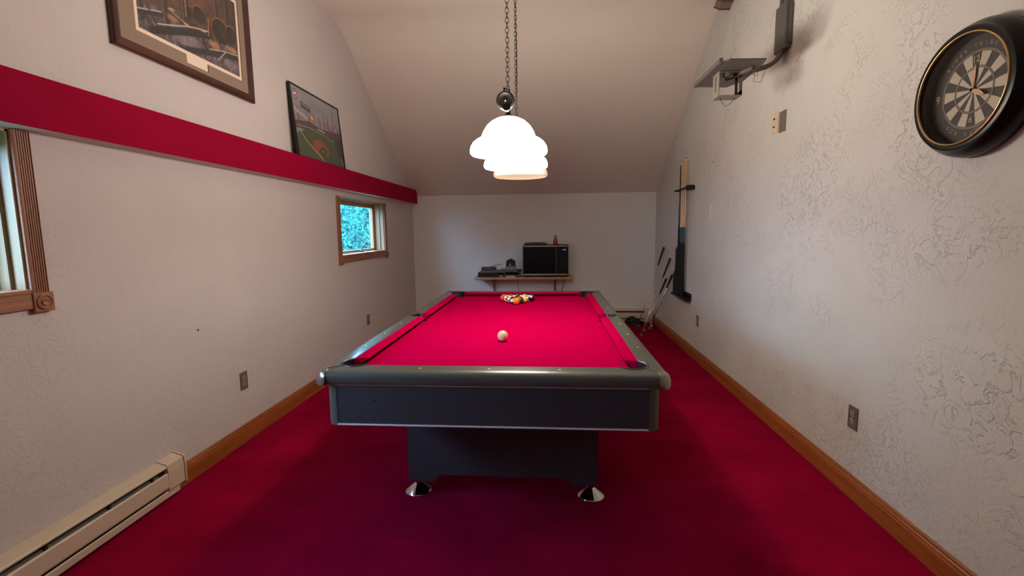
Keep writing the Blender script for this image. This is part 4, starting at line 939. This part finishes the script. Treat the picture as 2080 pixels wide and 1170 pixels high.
# cords under the shelf
M_cord = mat('cord_brown', lin(96, 72, 66), .6)
simple('power_cord', MB().tube([(.47, YB-.012, SZ-.03), (.468, YB-.012, SZ-.08), (.452, YB-.012, SZ-.15), (.43, YB-.012, SZ-.22), (.38, YB-.012, SZ-.30), (.30, YB-.010, SZ-.36)], .004, 8), M_cord, (.47, YB-.012, SZ-.03), 'dark cord hanging under the right end of the shelf', 'cord', smooth='all')
simple('thin_cord', MB().tube([(-.215, YB-.010, SZ-.03), (-.213, YB-.010, SZ-.12), (-.205, YB-.010, SZ-.24), (-.19, YB-.010, SZ-.33)], .003, 8), M_cord, (-.215, YB-.01, SZ-.03), 'thin cord hanging under the middle of the shelf', 'cord', smooth='all')

# ------------------------------------------------------------------ putters leaning on the right wall, bag and balls on the floor
M_shaft = mat('shaft_chrome', lin(205, 205, 208), .18, 1.0); M_grip = mat('grip_black', lin(15, 14, 15), .6); M_head = mat('putter_head', lin(150, 148, 146), .3, .9)
def putter(top, foot, lab, gl_=.25, head='blade'):
    top = Vector(top); foot = Vector(foot)+Vector((0, 0, .012)); d = (foot-top).normalized(); t = thing('golf_putter', foot, lab, 'golf club', 'golf putters leaning in the corner')
    g1 = top+d*gl_
    obj('grip', MB().tube([top, top+d*.01, top+d*.14, g1], [.010, .0155, .013, .010], 12), M_grip, t, smooth=50)
    obj('shaft', MB().tube([g1-d*.01, foot-d*.06, foot-d*.01], [.0062, .0052, .0045], 10), M_shaft, t, smooth='all')
    hx = foot
    b = MB().box(hx.x-.012, hx.x+.014, hx.y-.055, hx.y+.040, hx.z-.012, hx.z+.014, .005)
    obj('head', b, M_head, t, smooth=50)
putter((XR-.022, 6.331, 1.117), (1.475, 6.60, 0), 'tallest putter, farthest left, leaning in the corner')
putter((XR-.022, 5.990, .996), (1.415, 6.050, 0), 'middle-height putter with its head nearest the camera')
putter((XR-.022, 5.874, .799), (1.600, 6.44, 0), 'shorter putter leaning rightmost against the wall', .22)
putter((XR-.022, 6.155, .725), (1.505, 6.33, 0), 'shortest putter tucked behind the rightmost grip', .22)
# soft black bag
b = bmesh.new(); bmesh.ops.create_icosphere(b, subdivisions=4, radius=1)
for v in b.verts:
    c = v.co; k = 1+.10*math.sin(5*c.x+2)*math.cos(4*c.y)+.07*math.sin(9*c.y+c.z*6); z = max(c.z, -.35)
    v.co = Vector((1.455+c.x*.125*k, 6.80+c.y*.075*k, (z+.35)*.068*k*(1.1-.3*c.x)))
tag(obj('black_bag', b, mat('bag_black', lin(12, 14, 18), .6, bump=(60, .3, .004)), loc=(1.455, 6.80, 0), smooth='all'), 'slumped black cloth bag on the carpet behind the putters', 'bag')
for (x, y), lab in (((1.700, 6.80), 'white golf ball in the corner by the end-wall heater'), ((1.655, 6.585), 'white golf ball on the carpet right of the putter shafts')):
    b = bmesh.new(); bmesh.ops.create_icosphere(b, subdivisions=3, radius=.0213)
    for v in b.verts: v.co += Vector((x, y, .0213))
    tag(obj('golf_ball', b, mat('golf_white', lin(206, 190, 182), .4, bump=(160, .5, .002)) if 'golf_white' not in bpy.data.materials else bpy.data.materials['golf_white'], loc=(x, y, .0213), smooth='all'), lab, 'golf ball')
